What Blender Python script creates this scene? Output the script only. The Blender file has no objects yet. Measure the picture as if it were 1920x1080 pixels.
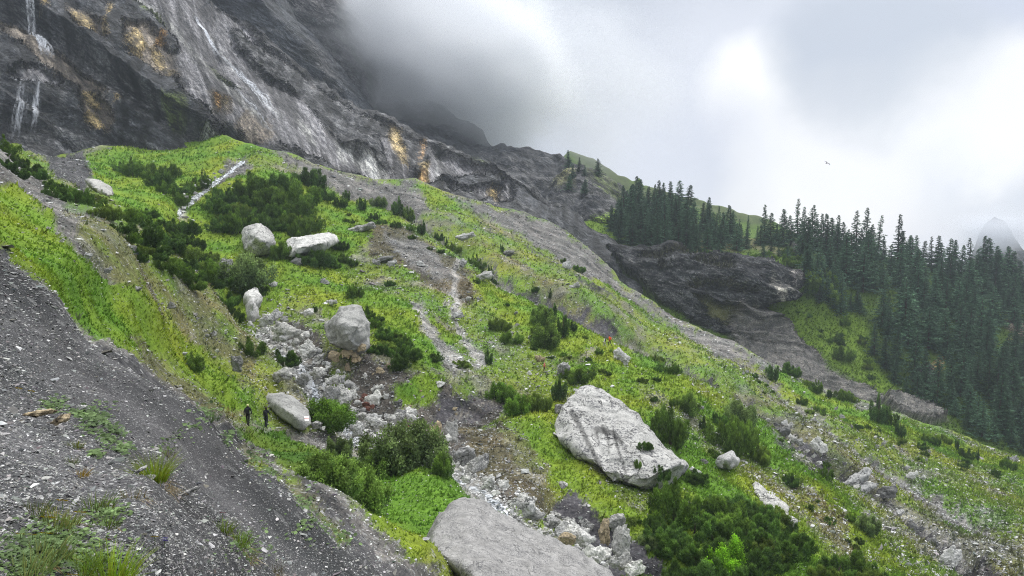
import bpy, bmesh, math, random
import numpy as np
from mathutils import Vector, Matrix

random.seed(7)
RNG = np.random.default_rng(11)
S = bpy.context.scene
COL = S.collection
R = math.radians

# ------------------------------------------------------------------ camera
F = 1280.0                      # focal length in pixels of the 1920-wide frame
PITCH = R(-4.9)
cam_data = bpy.data.cameras.new("camera")
cam_data.lens = 24.0
cam_data.sensor_width = 36.0
cam_data.clip_start = 0.1
cam_data.clip_end = 9000.0
cam = bpy.data.objects.new("camera", cam_data)
COL.objects.link(cam)
cam.location = (0, 0, 0)
cam.rotation_euler = (math.pi / 2 + PITCH, 0, 0)
S.camera = cam

# ------------------------------------------------------------------ exposure, light
S.view_settings.view_transform = 'Standard'
S.view_settings.look = 'None'
S.view_settings.gamma = 1.0
S.view_settings.exposure = 0.0
S.cycles.volume_bounces = 8
S.cycles.max_bounces = 10
S.cycles.diffuse_bounces = 3
S.cycles.transparent_max_bounces = 16
S.cycles.volume_step_rate = 1.5
S.cycles.filter_width = 1.1
S.cycles.use_denoising = True
S.cycles.denoising_prefilter = 'NONE'
S.cycles.sample_clamp_indirect = 6.0
S.cycles.volume_max_steps = 128

SUN_EL, SUN_AZ = R(52), R(38)   # azimuth measured from +Y (view direction) towards +X
sl = bpy.data.lights.new("sun", 'SUN')
sl.energy = 2.3
sl.angle = R(14)
sl.color = (1.0, 0.965, 0.91)
sun = bpy.data.objects.new("sun", sl)
COL.objects.link(sun)
sd = Vector((math.sin(SUN_AZ) * math.cos(SUN_EL), math.cos(SUN_AZ) * math.cos(SUN_EL), math.sin(SUN_EL)))
sun.rotation_euler = sd.to_track_quat('Z', 'Y').to_euler()
sun.location = sd * 300


HAZE_DENSITY = 0.0002
CLOUDS = [   # (px, py, distance, radii, density, label), options
    ((835, 118, 440, (112, 84, 74), .085, 'grey cloud that swallows the ridge beside the great wall'), dict(seed=1.3, soft=(1.0, .35), tilt=.42, nscale=1.7, nstr=1.3, col=(.935, .945, .96))),
    ((1040, 130, 520, (150, 80, 84), .016, 'thinner cloud trailing off to the right of the great wall'), dict(seed=5.3, soft=(1.0, .1), tilt=.35, nscale=1.9, nstr=1.3, col=(.93, .94, .96))),
    ((1868, 436, 1250, (130, 60, 60), .034, 'low cloud in front of the far peak'), dict(seed=2.2, soft=(1.0, .1), col=(.86, .88, .92))),
]


def ray(px, py):
    """direction (camera-axis component 1) through a pixel of the 1920x1080 photograph"""
    vx = (np.asarray(px, float) - 960) / F
    vz = (540 - np.asarray(py, float)) / F
    c, s = math.cos(PITCH), math.sin(PITCH)
    return np.stack([vx + 0 * vz, c - s * vz + 0 * vx, s + c * vz + 0 * vx], -1)


def at(px, py, D):
    return ray(px, py) * np.asarray(D, float)[..., None]


# ------------------------------------------------------------------ world
def srgb(r, g, b):
    def f(c):
        c /= 255.0
        return c / 12.92 if c <= 0.04045 else ((c + 0.055) / 1.055) ** 2.4
    return (f(r), f(g), f(b))


class NT:
    """small helper for node trees"""
    def __init__(self, tree):
        self.t = tree
        self.t.nodes.clear()

    def n(self, typ, **kw):
        nd = self.t.nodes.new(typ)
        ins = kw.pop('ins', {})
        for k, v in kw.items():
            setattr(nd, k, v)
        for k, v in ins.items():
            self.set(nd.inputs[k], v)
        return nd

    def set(self, sock, v):
        if isinstance(v, bpy.types.NodeSocket):
            self.t.links.new(v, sock)
        elif isinstance(v, bpy.types.Node):
            self.t.links.new(v.outputs[0], sock)
        else:
            if sock.type == 'RGBA' and len(v) == 3:
                v = (*v, 1)
            sock.default_value = v

    def math(self, op, a, b=0.0, c=0.0, clamp=False):
        nd = self.n('ShaderNodeMath', operation=op, use_clamp=clamp)
        for i, v in enumerate((a, b, c)):
            self.set(nd.inputs[i], v)
        return nd.outputs[0]

    def ramp(self, v, a, b, lo=0.0, hi=1.0, smooth=True):
        nd = self.n('ShaderNodeMapRange', interpolation_type='SMOOTHSTEP' if smooth else 'LINEAR')
        for i, x in enumerate((v, a, b, lo, hi)):
            self.set(nd.inputs[i], x)
        return nd.outputs[0]

    def mix(self, f, a, b, mode='MIX'):
        nd = self.n('ShaderNodeMix', data_type='RGBA', blend_type=mode)
        self.set(nd.inputs[0], f)
        self.set(nd.inputs[6], a)
        self.set(nd.inputs[7], b)
        return nd.outputs[2]

    def noise(self, vec, scale, detail=4, rough=0.55, dist=0.0, col=False):
        nd = self.n('ShaderNodeTexNoise', ins={'Vector': vec, 'Scale': scale, 'Detail': detail, 'Roughness': rough, 'Distortion': dist})
        return nd.outputs['Color' if col else 0]

    def voro(self, vec, scale, feature='F1', out='Distance', rnd=1.0):
        nd = self.n('ShaderNodeTexVoronoi', feature=feature, ins={'Vector': vec, 'Scale': scale, 'Randomness': rnd})
        return nd.outputs[out]


w = bpy.data.worlds.new("World")
S.world = w
w.use_nodes = True
wt = NT(w.node_tree)
tc = wt.n('ShaderNodeTexCoord').outputs['Generated']
sky = wt.n('ShaderNodeTexSky', sky_type='NISHITA', sun_disc=False, sun_elevation=SUN_EL, sun_rotation=SUN_AZ, altitude=1700.0)
sky_s = wt.mix(1.0, sky.outputs[0], (0.10, 0.10, 0.10), 'MULTIPLY')
nz = wt.noise(tc, 2.6, 5, 0.55, 0.0, col=True)
off = wt.n('ShaderNodeVectorMath', operation='MULTIPLY_ADD', ins={0: nz, 1: (0.24, 0.24, 0.24), 2: tc}).outputs[0]
off = wt.n('ShaderNodeVectorMath', operation='SUBTRACT', ins={0: off, 1: (0.12, 0.12, 0.12)}).outputs[0]
wdir = wt.n('ShaderNodeVectorMath', operation='NORMALIZE', ins={0: off}).outputs[0]
z = wt.n('ShaderNodeSeparateXYZ', ins={0: tc}).outputs[2]
base = wt.mix(wt.ramp(z, 0.42, 1.0), srgb(196, 204, 217), (2.6, 2.65, 2.75))
n1 = wt.noise(tc, 3.4, 6, 0.6)
base = wt.mix(wt.ramp(n1, 0.4, 0.66), base, wt.mix(1.0, base, (1.15, 1.14, 1.12), 'MULTIPLY'))
BLOBS = [  # px, py, radius(px), strength, colour
    (1560, 20, 430, .9, srgb(176, 186, 200)), (1250, 10, 320, .85, srgb(182, 190, 203)), (1750, 90, 260, .85, srgb(177, 189, 203)), (1040, 60, 300, .85, srgb(190, 197, 209)),
    (1840, 390, 230, .85, srgb(203, 212, 228)), (1910, 410, 130, .7, srgb(188, 199, 216)), (1780, 420, 130, .5, srgb(198, 208, 224)),
    (760, 60, 330, .9, srgb(196, 205, 216)), (735, 150, 150, .5, srgb(170, 178, 191)), (1000, 190, 260, .7, srgb(204, 210, 222)), (1190, 150, 230, .8, srgb(204, 210, 222)),
    (1500, 290, 400, .95, srgb(238, 242, 252)), (1415, 175, 105, .95, (1.15, 1.15, 1.15)), (1420, 250, 70, .6, (1.1, 1.1, 1.1)), (1545, 330, 150, .85, (1.08, 1.08, 1.1)), (1600, 240, 90, .6, (1.05, 1.05, 1.08)),
    (1850, 210, 90, .9, (1.1, 1.1, 1.12)), (1770, 225, 90, .7, (1.05, 1.06, 1.08)), (1330, 320, 150, .7, srgb(222, 227, 241)), (1480, 380, 140, .6, (1.02, 1.03, 1.05)), (1640, 110, 140, .6, srgb(190, 200, 214)),
    (1890, 20, 60, .5, srgb(214, 221, 240)),
]
for bx_, by_, br, bs, bc in BLOBS:
    d = ray(bx_, by_)
    d /= np.linalg.norm(d)
    dot = wt.n('ShaderNodeVectorMath', operation='DOT_PRODUCT', ins={0: wdir, 1: tuple(float(q) for q in d)}).outputs['Value']
    f = wt.ramp(dot, math.cos(br * 1.25 / F), math.cos(br * 0.35 / F), 0, bs)
    base = wt.mix(f, base, bc)
nf = wt.noise(wdir, 9.0, 5, 0.5)
base = wt.mix(1.0, base, wt.mix(nf, (0.94, 0.94, 0.945), (1.06, 1.06, 1.055)), 'MULTIPLY')
base = wt.mix(wt.ramp(z, -0.25, -0.02), (0.12, 0.13, 0.1), base)
fin = wt.mix(0.93, sky_s, base)
bg = wt.n('ShaderNodeBackground', ins={'Color': fin, 'Strength': 1.0})
wt.n('ShaderNodeOutputWorld', ins={'Surface': bg})


# ------------------------------------------------------------------ numeric noise
def _h(ix, iy, iz, seed):
    h = (ix * np.uint32(374761393) + iy * np.uint32(668265263) + iz * np.uint32(2246822519) + np.uint32(seed * 3266489917 & 0xffffffff))
    h = (h ^ (h >> np.uint32(13))) * np.uint32(1274126177)
    h ^= h >> np.uint32(16)
    return h


def perlin(x, y, z, seed=0):
    x = np.asarray(x, np.float32); y = np.asarray(y, np.float32); z = np.asarray(z, np.float32)
    x, y, z = np.broadcast_arrays(x, y, z)
    xf, yf, zf = np.floor(x), np.floor(y), np.floor(z)
    xi, yi, zi = (q.astype(np.int64).astype(np.uint32) for q in (xf, yf, zf))
    x, y, z = x - xf, y - yf, z - zf
    u, v, w_ = (t * t * t * (t * (t * 6 - 15) + 10) for t in (x, y, z))
    out = 0
    with np.errstate(over='ignore'):
        for dx in (0, 1):
            wx = u if dx else 1 - u
            for dy in (0, 1):
                wy = v if dy else 1 - v
                for dz in (0, 1):
                    wz = w_ if dz else 1 - w_
                    h = _h(xi + np.uint32(dx), yi + np.uint32(dy), zi + np.uint32(dz), seed)
                    gx = ((h & np.uint32(1023)).astype(np.float32) / 511.5 - 1)
                    gy = (((h >> np.uint32(10)) & np.uint32(1023)).astype(np.float32) / 511.5 - 1)
                    gz = (((h >> np.uint32(20)) & np.uint32(1023)).astype(np.float32) / 511.5 - 1)
                    out = out + wx * wy * wz * (gx * (x - dx) + gy * (y - dy) + gz * (z - dz))
    return out * 1.3


def fbm(P, lam, octs=4, gain=0.5, seed=0, ridged=False):
    o = 0; a = 1.0; l = lam
    for k in range(octs):
        n = perlin(P[..., 0] / l, P[..., 1] / l, P[..., 2] / l, seed + k * 17)
        if ridged:
            n = 0.5 - np.abs(n) * 1.6
        o = o + a * n
        a *= gain; l *= 0.5
    return o


def sstep(a, b, x):
    t = np.clip((x - a) / (b - a + 1e-12), 0, 1)
    return t * t * (3 - 2 * t)


def tps(pts):
    """thin plate spline of log depth through (px, py, D)"""
    p = np.array(pts, float)
    X = p[:, :2] / 1000.0
    y = np.log(p[:, 2])
    n = len(X)
    r = np.linalg.norm(X[:, None] - X[None], axis=-1)
    K = np.where(r > 0, r * r * np.log(r + 1e-12), 0) + np.eye(n) * 2e-4
    A = np.zeros((n + 3, n + 3))
    A[:n, :n] = K
    A[:n, n] = 1; A[:n, n + 1:] = X
    A[n, :n] = 1; A[n + 1:, :n] = X.T
    w_ = np.linalg.solve(A, np.concatenate([y, [0, 0, 0]]))

    def f(px, py):
        px = np.asarray(px, float) / 1000.0; py = np.asarray(py, float) / 1000.0
        o = w_[n] + w_[n + 1] * px + w_[n + 2] * py
        for i in range(n):
            r2 = (px - X[i, 0]) ** 2 + (py - X[i, 1]) ** 2
            o = o + w_[i] * 0.5 * r2 * np.log(r2 + 1e-12)
        return np.exp(o)
    return f


def pl(pts):
    a = np.array(pts, float)
    return lambda x: np.interp(x, a[:, 0], a[:, 1])


def inside(px, py, poly):
    poly = np.array(poly, float)
    m = (px >= poly[:, 0].min()) & (px <= poly[:, 0].max()) & (py >= poly[:, 1].min()) & (py <= poly[:, 1].max())
    res = np.zeros(px.shape, bool)
    x = px[m]; y = py[m]
    c = np.zeros(x.shape, bool)
    j = len(poly) - 1
    for i in range(len(poly)):
        xi, yi = poly[i]; xj, yj = poly[j]
        if yi != yj:
            c ^= ((yi > y) != (yj > y)) & (x < (xj - xi) * (y - yi) / (yj - yi) + xi)
        j = i
    res[m] = c
    return res


def dist_poly(px, py, line):
    """distance to a polyline in pixels, and side (positive above/right of it)"""
    d = np.full(px.shape, 1e9); s = np.zeros(px.shape); tt = np.zeros(px.shape)
    for k in range(len(line) - 1):
        (x0, y0), (x1, y1) = line[k], line[k + 1]
        dx, dy = x1 - x0, y1 - y0
        t = np.clip(((px - x0) * dx + (py - y0) * dy) / (dx * dx + dy * dy), 0, 1)
        dd = np.hypot(px - x0 - t * dx, py - y0 - t * dy)
        cr = (px - x0) * dy - (py - y0) * dx
        b = dd < d
        d = np.where(b, dd, d); s = np.where(b, np.sign(cr), s); tt = np.where(b, k + t, tt)
    return d, s, tt


# ------------------------------------------------------------------ object helpers
def mesh_np(name, V, Fc, cols=None, mats=(), smooth=True, attrs=None, fmat=None, corner=False):
    """V (n,3), Fc: (m,3|4) int array; cols (n,3)"""
    V = np.ascontiguousarray(V, np.float32).reshape(-1, 3)
    Fc = np.ascontiguousarray(Fc, np.int32)
    me = bpy.data.meshes.new(name)
    me.vertices.add(len(V)); me.vertices.foreach_set('co', V.ravel())
    k = Fc.shape[1]
    me.loops.add(Fc.size); me.loops.foreach_set('vertex_index', Fc.ravel())
    me.polygons.add(len(Fc))
    me.polygons.foreach_set('loop_start', np.arange(0, Fc.size, k, dtype=np.int32))
    if fmat is not None:
        me.polygons.foreach_set('material_index', np.asarray(fmat, np.int32))
    me.update(calc_edges=True)
    me.polygons.foreach_set('use_smooth', np.full(len(Fc), bool(smooth)))
    if cols is not None:
        a = me.color_attributes.new('col', 'FLOAT_COLOR', 'POINT')
        c = np.ones((len(V), 4), np.float32); c[:, :3] = np.asarray(cols).reshape(-1, 3)
        a.data.foreach_set('color', c.ravel())
    for nm, arr in (attrs or {}).items():
        a = me.attributes.new(nm, 'FLOAT', 'POINT')
        a.data.foreach_set('value', np.ascontiguousarray(arr, np.float32).ravel())
    for m in mats:
        me.materials.append(m)
    return me


def link(name, me, parent=None, loc=None, label=None, cat=None, group=None, kind=None):
    o = bpy.data.objects.new(name, me)
    COL.objects.link(o)
    if parent is not None:
        o.parent = parent
    if loc is not None:
        o.location = [float(q) for q in loc]
    tag(o, label, cat, group, kind)
    return o


def tag(o, label=None, cat=None, group=None, kind=None):
    for k, v in (('label', label), ('category', cat), ('group', group), ('kind', kind)):
        if v:
            o[k] = v
    return o


def empty(name, loc, rz=0.0, sc=1.0):
    o = bpy.data.objects.new(name, None)
    o.empty_display_size = 0.3
    COL.objects.link(o)
    o.location = [float(q) for q in loc]
    o.rotation_euler = (0, 0, rz)
    o.scale = (sc, sc, sc) if np.isscalar(sc) else sc
    return o


def gridfaces(ny, nx, flip=False):
    i = np.arange(ny - 1)[:, None] * nx + np.arange(nx - 1)[None]
    f = np.stack([i, i + 1, i + nx + 1, i + nx], -1).reshape(-1, 4)
    return f[:, ::-1] if flip else f


# ------------------------------------------------------------------ materials
def new_mat(name):
    m = bpy.data.materials.new(name)
    m.use_nodes = True
    return m, NT(m.node_tree)


def pos(t):
    return t.n('ShaderNodeNewGeometry').outputs['Position']


def finish(t, color, rough=0.9, bump=None, bstr=0.5, bdist=0.1, spec=0.2, extra=None):
    ins = {'Base Color': color, 'Roughness': rough, 'Specular IOR Level': spec}
    if bump is not None:
        b = t.n('ShaderNodeBump', ins={'Strength': bstr, 'Distance': bdist, 'Height': bump})
        ins['Normal'] = b
    p = t.n('ShaderNodeBsdfPrincipled', ins=ins)
    sh = p.outputs[0]
    if extra is not None:
        sh = extra(t, sh)
    t.n('ShaderNodeOutputMaterial', ins={'Surface': sh})


def mat_ground(rocky=False):
    m, t = new_mat('rock, scree and turf' if rocky else 'scree and turf')
    P = pos(t)
    c = t.n('ShaderNodeVertexColor', layer_name='col').outputs[0]
    g = t.n('ShaderNodeAttribute', attribute_name='g').outputs['Fac']
    near = t.n('ShaderNodeAttribute', attribute_name='near').outputs['Fac']
    st = t.n('ShaderNodeAttribute', attribute_name='st').outputs['Fac']
    nA = t.noise(P, 0.35, 5, 0.6)
    nB = t.noise(P, 3.0, 5, 0.65)
    nC = t.noise(P, 28.0, 4, 0.65)
    c = t.mix(1.0, c, t.mix(t.ramp(nA, 0.3, 0.7), t.mix(g, (0.70, 0.72, 0.70), (0.84, 0.86, 0.84)), t.mix(g, (1.35, 1.3, 1.25), (1.16, 1.14, 1.1))), 'MULTIPLY')
    fine = t.mix(near, nB, nC)
    c = t.mix(1.0, c, t.mix(t.ramp(fine, 0.3, 0.7), t.mix(g, (0.5, 0.51, 0.52), (0.75, 0.76, 0.75)), t.mix(g, (1.5, 1.47, 1.42), (1.25, 1.23, 1.18))), 'MULTIPLY')
    # pebbles: cells of lighter stone
    vn = t.n('ShaderNodeTexVoronoi', feature='F1', ins={'Vector': P, 'Scale': 20.0})
    vf = t.n('ShaderNodeTexVoronoi', feature='F1', ins={'Vector': P, 'Scale': 2.2})
    sep = lambda o: t.n('ShaderNodeSeparateColor', ins={0: o}).outputs[0]
    def peb(v, thr):
        return t.math('MULTIPLY', t.math('LESS_THAN', v.outputs['Distance'], thr), t.ramp(sep(v.outputs['Color']), 0.45, 0.75))
    pb = t.mix(near, peb(vf, 0.3), peb(vn, 0.34))
    pf = t.math('MULTIPLY', pb, t.math('MULTIPLY', st, 0.8), clamp=True)
    c = t.mix(pf, c, t.mix(nB, (0.2, 0.2, 0.205), (0.5, 0.5, 0.48)))
    h = t.math('ADD', fine, t.math('MULTIPLY', pb, 0.3))
    if rocky:
        rk = t.n('ShaderNodeAttribute', attribute_name='rk').outputs['Fac']
        c2, h2 = bedded(t, t.n('ShaderNodeMapping', ins={'Vector': P, 'Rotation': (0, R(22), 0)}).outputs[0], c, .9)
        c = t.mix(rk, c, c2)
        h = t.math('ADD', h, t.math('MULTIPLY', t.math('MULTIPLY', h2, rk), 4.0))
    finish(t, c, 0.92, h, 0.75, t.mix(near, (0.3, 0.3, 0.3), (0.02, 0.02, 0.02)), 0.12)
    return m


def bedded(t, P, c, k=1.0, slab=0.0):
    """beds, partings, blocks and joints of the limestone; returns colour and height"""
    mp = t.n('ShaderNodeMapping', ins={'Vector': P, 'Rotation': (0, R(-33), 0)}).outputs[0]
    warp = t.n('ShaderNodeVectorMath', operation='MULTIPLY_ADD', ins={0: t.noise(mp, .06 * k, 5, .6, 0, True), 1: (9.0 / k,) * 3, 2: mp}).outputs[0]
    sm = t.n('ShaderNodeMapping', ins={'Vector': warp, 'Scale': (0.22, 0.22, 1.0)}).outputs[0]
    wv = t.noise(sm, .32 * k, 7, .7)
    wf = t.noise(sm, 1.5 * k, 6, .75)
    vb = t.n('ShaderNodeTexVoronoi', feature='F1', ins={'Vector': sm, 'Scale': .55 * k})
    ve = t.voro(sm, .55 * k, 'DISTANCE_TO_EDGE')
    vb2 = t.n('ShaderNodeTexVoronoi', feature='F1', ins={'Vector': sm, 'Scale': 1.7 * k})
    ve2 = t.voro(sm, 1.7 * k, 'DISTANCE_TO_EDGE')
    sep = lambda o: t.n('ShaderNodeSeparateColor', ins={0: o}).outputs[0]
    blk = t.math('ADD', t.math('MULTIPLY', sep(vb.outputs['Color']), .6), t.math('MULTIPLY', sep(vb2.outputs['Color']), .4))
    cr = t.math('MULTIPLY', t.ramp(ve, 0, .05), t.ramp(ve2, 0, .07, .45, 1))
    seam = t.ramp(wv, .40, .46)
    rough = t.math('SUBTRACT', 1.0, t.math('MULTIPLY', slab, .8)) if slab is not 0.0 else 1.0
    fine = t.noise(P, 1.6 * k, 6, .75)
    c0 = c
    c = t.mix(1.0, c, t.mix(blk, (.35, .35, .37), (1.95, 1.92, 1.84)), 'MULTIPLY')
    c = t.mix(1.0, c, t.mix(t.ramp(wf, .4, .6), (.42, .42, .44), (1.65, 1.62, 1.55)), 'MULTIPLY')
    c = t.mix(t.math('MULTIPLY', t.math('SUBTRACT', 1.0, seam), .85), c, (.018, .02, .022))
    c = t.mix(t.math('MULTIPLY', t.math('SUBTRACT', 1.0, cr), .6), c, (.015, .016, .018))
    if slab is not 0.0:
        c = t.mix(rough, c0, c)
    c = t.mix(1.0, c, t.mix(t.ramp(fine, .38, .62), (.6, .6, .62), (1.4, 1.4, 1.36)), 'MULTIPLY')
    h = t.math('ADD', t.math('MULTIPLY', seam, .7), t.math('ADD', t.math('MULTIPLY', blk, .9), t.math('MULTIPLY', fine, .4)))
    h = t.math('MULTIPLY', h, rough)
    return c, h


def mat_cliff():
    m, t = new_mat('layered limestone')
    P = pos(t)
    c = t.n('ShaderNodeVertexColor', layer_name='col').outputs[0]
    sl_ = t.n('ShaderNodeAttribute', attribute_name='slab').outputs['Fac']
    c, h = bedded(t, P, c, 1.0, sl_)
    # water-worn threads down the slabs
    mp = t.n('ShaderNodeMapping', ins={'Vector': P, 'Rotation': (0, R(-52), 0)}).outputs[0]
    mp = t.n('ShaderNodeMapping', ins={'Vector': mp, 'Scale': (0.05, 0.15, 1.0)}).outputs[0]
    th = t.noise(mp, 1.7, 6, .72, .3)
    c = t.mix(t.math('MULTIPLY', sl_, t.ramp(th, .47, .58)), c, t.mix(1.0, c, (1.7, 1.7, 1.68), 'MULTIPLY'))
    c = t.mix(t.math('MULTIPLY', sl_, t.ramp(th, .48, .36)), c, t.mix(1.0, c, (.5, .5, .52), 'MULTIPLY'))
    h = t.math('ADD', h, t.math('MULTIPLY', t.math('MULTIPLY', th, sl_), .8))
    finish(t, c, 0.7, h, 1.0, 1.6, 0.3)
    return m


def mat_boulder(name, dark=(0.11, 0.11, 0.115), light=(0.45, 0.445, 0.43), scale=1.0, lichen=0.5, warm=0.0, usecol=False, CR=0.7):
    m, t = new_mat(name)
    tcn = t.n('ShaderNodeTexCoord').outputs['Object']
    inf = t.n('ShaderNodeObjectInfo')
    rnd = inf.outputs['Random']
    P = pos(t)
    n1_ = t.noise(P, 0.8 * scale, 6, 0.6)
    n2_ = t.noise(P, 5.0 * scale, 5, 0.7)
    c = t.mix(t.ramp(n1_, 0.25, 0.75), tuple(0.62 * q for q in light), light)
    c = t.mix(1.0, c, t.mix(rnd, (0.74, 0.74, 0.75), (1.18, 1.17, 1.13)), 'MULTIPLY')
    c = t.mix(t.math('MULTIPLY', t.ramp(t.noise(P, 1.1 * scale, 3), 0.55, 0.72), warm), c, (0.42, 0.29, 0.13))
    lich = t.math('MULTIPLY', t.ramp(n2_, 0.5, 0.57), t.ramp(t.noise(P, 0.7 * scale, 4), 0.4, 0.55), clamp=True)
    n3_ = t.noise(P, 11.0 * scale, 5, .75)
    c = t.mix(1.0, c, t.mix(t.ramp(n3_, .35, .65), (.7, .7, .7), (1.3, 1.3, 1.28)), 'MULTIPLY')
    c = t.mix(t.math('MULTIPLY', lich, lichen), c, dark)
    if usecol:
        a = t.n('ShaderNodeVertexColor', layer_name='col').outputs[0]
        c = t.mix(1.0, c, a, 'MULTIPLY')
    ed = t.voro(t.n('ShaderNodeVectorMath', operation='MULTIPLY_ADD', ins={0: t.noise(P, 1.2 * scale, 4, 0.6, 0, True), 1: (1.4 / scale,) * 3, 2: P}).outputs[0], 0.55 * scale, 'DISTANCE_TO_EDGE')
    crack = t.ramp(ed, 0.0, 0.035, 1, 0)
    crack = t.math('MULTIPLY', crack, t.ramp(t.noise(P, 0.4 * scale, 2), 0.45, 0.6))
    c = t.mix(t.math('MULTIPLY', crack, CR), c, (0.04, 0.04, 0.04))
    h = t.math('SUBTRACT', t.math('ADD', n1_, t.math('MULTIPLY', n2_, 0.35)), t.math('MULTIPLY', crack, CR))
    finish(t, c, 0.85, h, 0.8, 0.35 / scale, 0.2)
    return m


def mat_leaf(name, tint=(1, 1, 1), transl=0.3, vary=0.3):
    m, t = new_mat(name)
    c = t.n('ShaderNodeVertexColor', layer_name='col').outputs[0]
    rnd = t.n('ShaderNodeObjectInfo').outputs['Random']
    c = t.mix(1.0, c, t.mix(rnd, tuple((1 - vary) * q for q in tint), tuple((1 + vary) * q for q in tint)), 'MULTIPLY')
    P = pos(t)
    c = t.mix(1.0, c, t.mix(t.ramp(t.noise(P, 0.9, 4), 0.3, 0.7), (0.72, 0.72, 0.75), (1.3, 1.3, 1.15)), 'MULTIPLY')

    def ex(t, sh):
        tr = t.n('ShaderNodeBsdfTranslucent', ins={'Color': c})
        return t.n('ShaderNodeMixShader', ins={0: transl, 1: sh, 2: tr}).outputs[0]
    finish(t, c, 0.7, spec=0.15, extra=ex)
    return m


def mat_plain(name, color, rough=0.8, spec=0.3, var=0.15, scale=30.0):
    m, t = new_mat(name)
    n_ = t.noise(pos(t), scale, 3)
    c = t.mix(n_, tuple(q * (1 - var) for q in color), tuple(min(1, q * (1 + var)) for q in color))
    finish(t, c, rough, n_, 0.2, 0.01, spec)
    return m
# ------------------------------------------------------------------ palette of ground covers: colour, grass amount, pebble amount
CLS = {
    'h': ((0.080, 0.105, 0.040), 1.0, 0.1),
    'g': ((0.142, 0.230, 0.027), 1.0, 0.12),   # bright turf
    'G': ((0.085, 0.145, 0.022), 1.0, 0.05),   # lush deep green
    'm': ((0.148, 0.208, 0.042), 0.74, 0.70),  # turf with stones
    'o': ((0.130, 0.135, 0.060), 0.45, 0.6),   # olive, thin turf
    'b': ((0.085, 0.078, 0.048), 0.22, 0.6),   # brown earth, some plants
    's': ((0.058, 0.059, 0.064), 0.03, 0.9),  # dark shale scree
    'S': ((0.135, 0.132, 0.130), 0.05, 0.8),   # paler scree
    'l': ((0.250, 0.248, 0.240), 0.03, 0.8),   # light gravel
    'k': ((0.055, 0.054, 0.062), 0.0, 0.25),   # dark wet shale
    'e': ((0.066, 0.061, 0.055), 0.03, 0.7),   # dark earth
    'w': ((0.300, 0.298, 0.290), 0.0, 0.9),    # pale stream bed
    'p': ((0.150, 0.140, 0.125), 0.02, 0.4),   # trodden path
    # rock classes (third number: roughness of the relief, fourth use: none)
    'dk': ((0.038, 0.041, 0.048), 0.0, 0.30),
    'md': ((0.068, 0.070, 0.077), 0.0, 0.32),
    'lt': ((0.125, 0.122, 0.130), 0.0, 0.10),
    'LT': ((0.230, 0.230, 0.224), 0.0, 0.10),
    'yl': ((0.400, 0.310, 0.160), 0.0, 0.2),
    'or': ((0.460, 0.270, 0.100), 0.0, 0.2),
    'mo': ((0.070, 0.095, 0.030), 0.5, 0.25),
    'br': ((0.135, 0.115, 0.095), 0.0, 0.15),
    'bk': ((0.020, 0.022, 0.024), 0.0, 0.15),
    'bl': ((0.046, 0.052, 0.064), 0.0, 0.3),
}


def paint(PX, PY, P, zones, default, amp=9.0, lam=1.0, jit=3):
    keys = list(CLS)
    col = np.zeros(PX.shape + (3,), np.float32); g = np.zeros(PX.shape, np.float32); s = np.zeros(PX.shape, np.float32)
    Dn = np.linalg.norm(P, axis=-1)
    # the edges of each cover wander by noise fixed to the ground
    sc = np.maximum(Dn, 6) / 60.0
    n1 = perlin(PX / 34, PY / 26, 0, 3) + 0.6 * perlin(PX / 14, PY / 11, 1, 4)
    n2 = perlin(PX / 34, PY / 26, 5, 5) + 0.6 * perlin(PX / 14, PY / 11, 6, 6)
    rg = np.random.default_rng(5)
    for j in range(jit):
        a = amp * (1.2 if j else 1.0)
        qx = PX + n1 * a + rg.normal(0, 3.5, PX.shape)
        qy = PY + n2 * a * 0.8 + rg.normal(0, 3.0, PX.shape)
        idx = np.full(PX.shape, keys.index(default))
        for c, poly in zones:
            idx[inside(qx, qy, poly)] = keys.index(c)
        tab = np.array([CLS[k][0] for k in keys], np.float32)
        tg = np.array([CLS[k][1] for k in keys], np.float32)
        ts = np.array([CLS[k][2] for k in keys], np.float32)
        col += tab[idx] / jit; g += tg[idx] / jit; s += ts[idx] / jit
    return col, g, s


def strip(line, w0, w1=None):
    """closed polygon of a given width in pixels round a polyline"""
    w1 = w0 if w1 is None else w1
    L = np.array(line, float); n = len(L)
    T = np.gradient(L, axis=0); T /= np.linalg.norm(T, axis=1)[:, None]
    N = np.stack([-T[:, 1], T[:, 0]], 1)
    w_ = np.linspace(w0, w1, n)[:, None] / 2
    return [tuple(q) for q in np.concatenate([L + N * w_, (L - N * w_)[::-1]])]


class Sheet:
    def __init__(self, PX, PY, D, flip=False):
        self.PX, self.PY, self.D, self.flip = PX, PY, D, flip
        self.P = at(PX, PY, D)

    def normals(self):
        P = self.P
        du = np.gradient(P, axis=1); dv = np.gradient(P, axis=0)
        N = np.cross(du, dv)
        N /= np.linalg.norm(N, axis=-1)[..., None] + 1e-9
        s = np.sign(-(N * P).sum(-1))           # face the viewer's side
        return N * np.where(s == 0, 1, s)[..., None]

    def spacing(self):
        P = self.P
        return np.maximum(np.linalg.norm(np.gradient(P, axis=1), axis=-1), np.linalg.norm(np.gradient(P, axis=0), axis=-1) * 0.5)


def rough_fbm(P, sp, lams, amps, seed=0):
    o = 0
    for k, (l, a) in enumerate(zip(lams, amps)):
        wgt = sstep(1.3, 3.0, l / sp)
        if wgt.max() > 0:
            o = o + wgt * a * perlin(P[..., 0] / l, P[..., 1] / l, P[..., 2] / l, seed + 31 * k)
    return o


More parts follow.
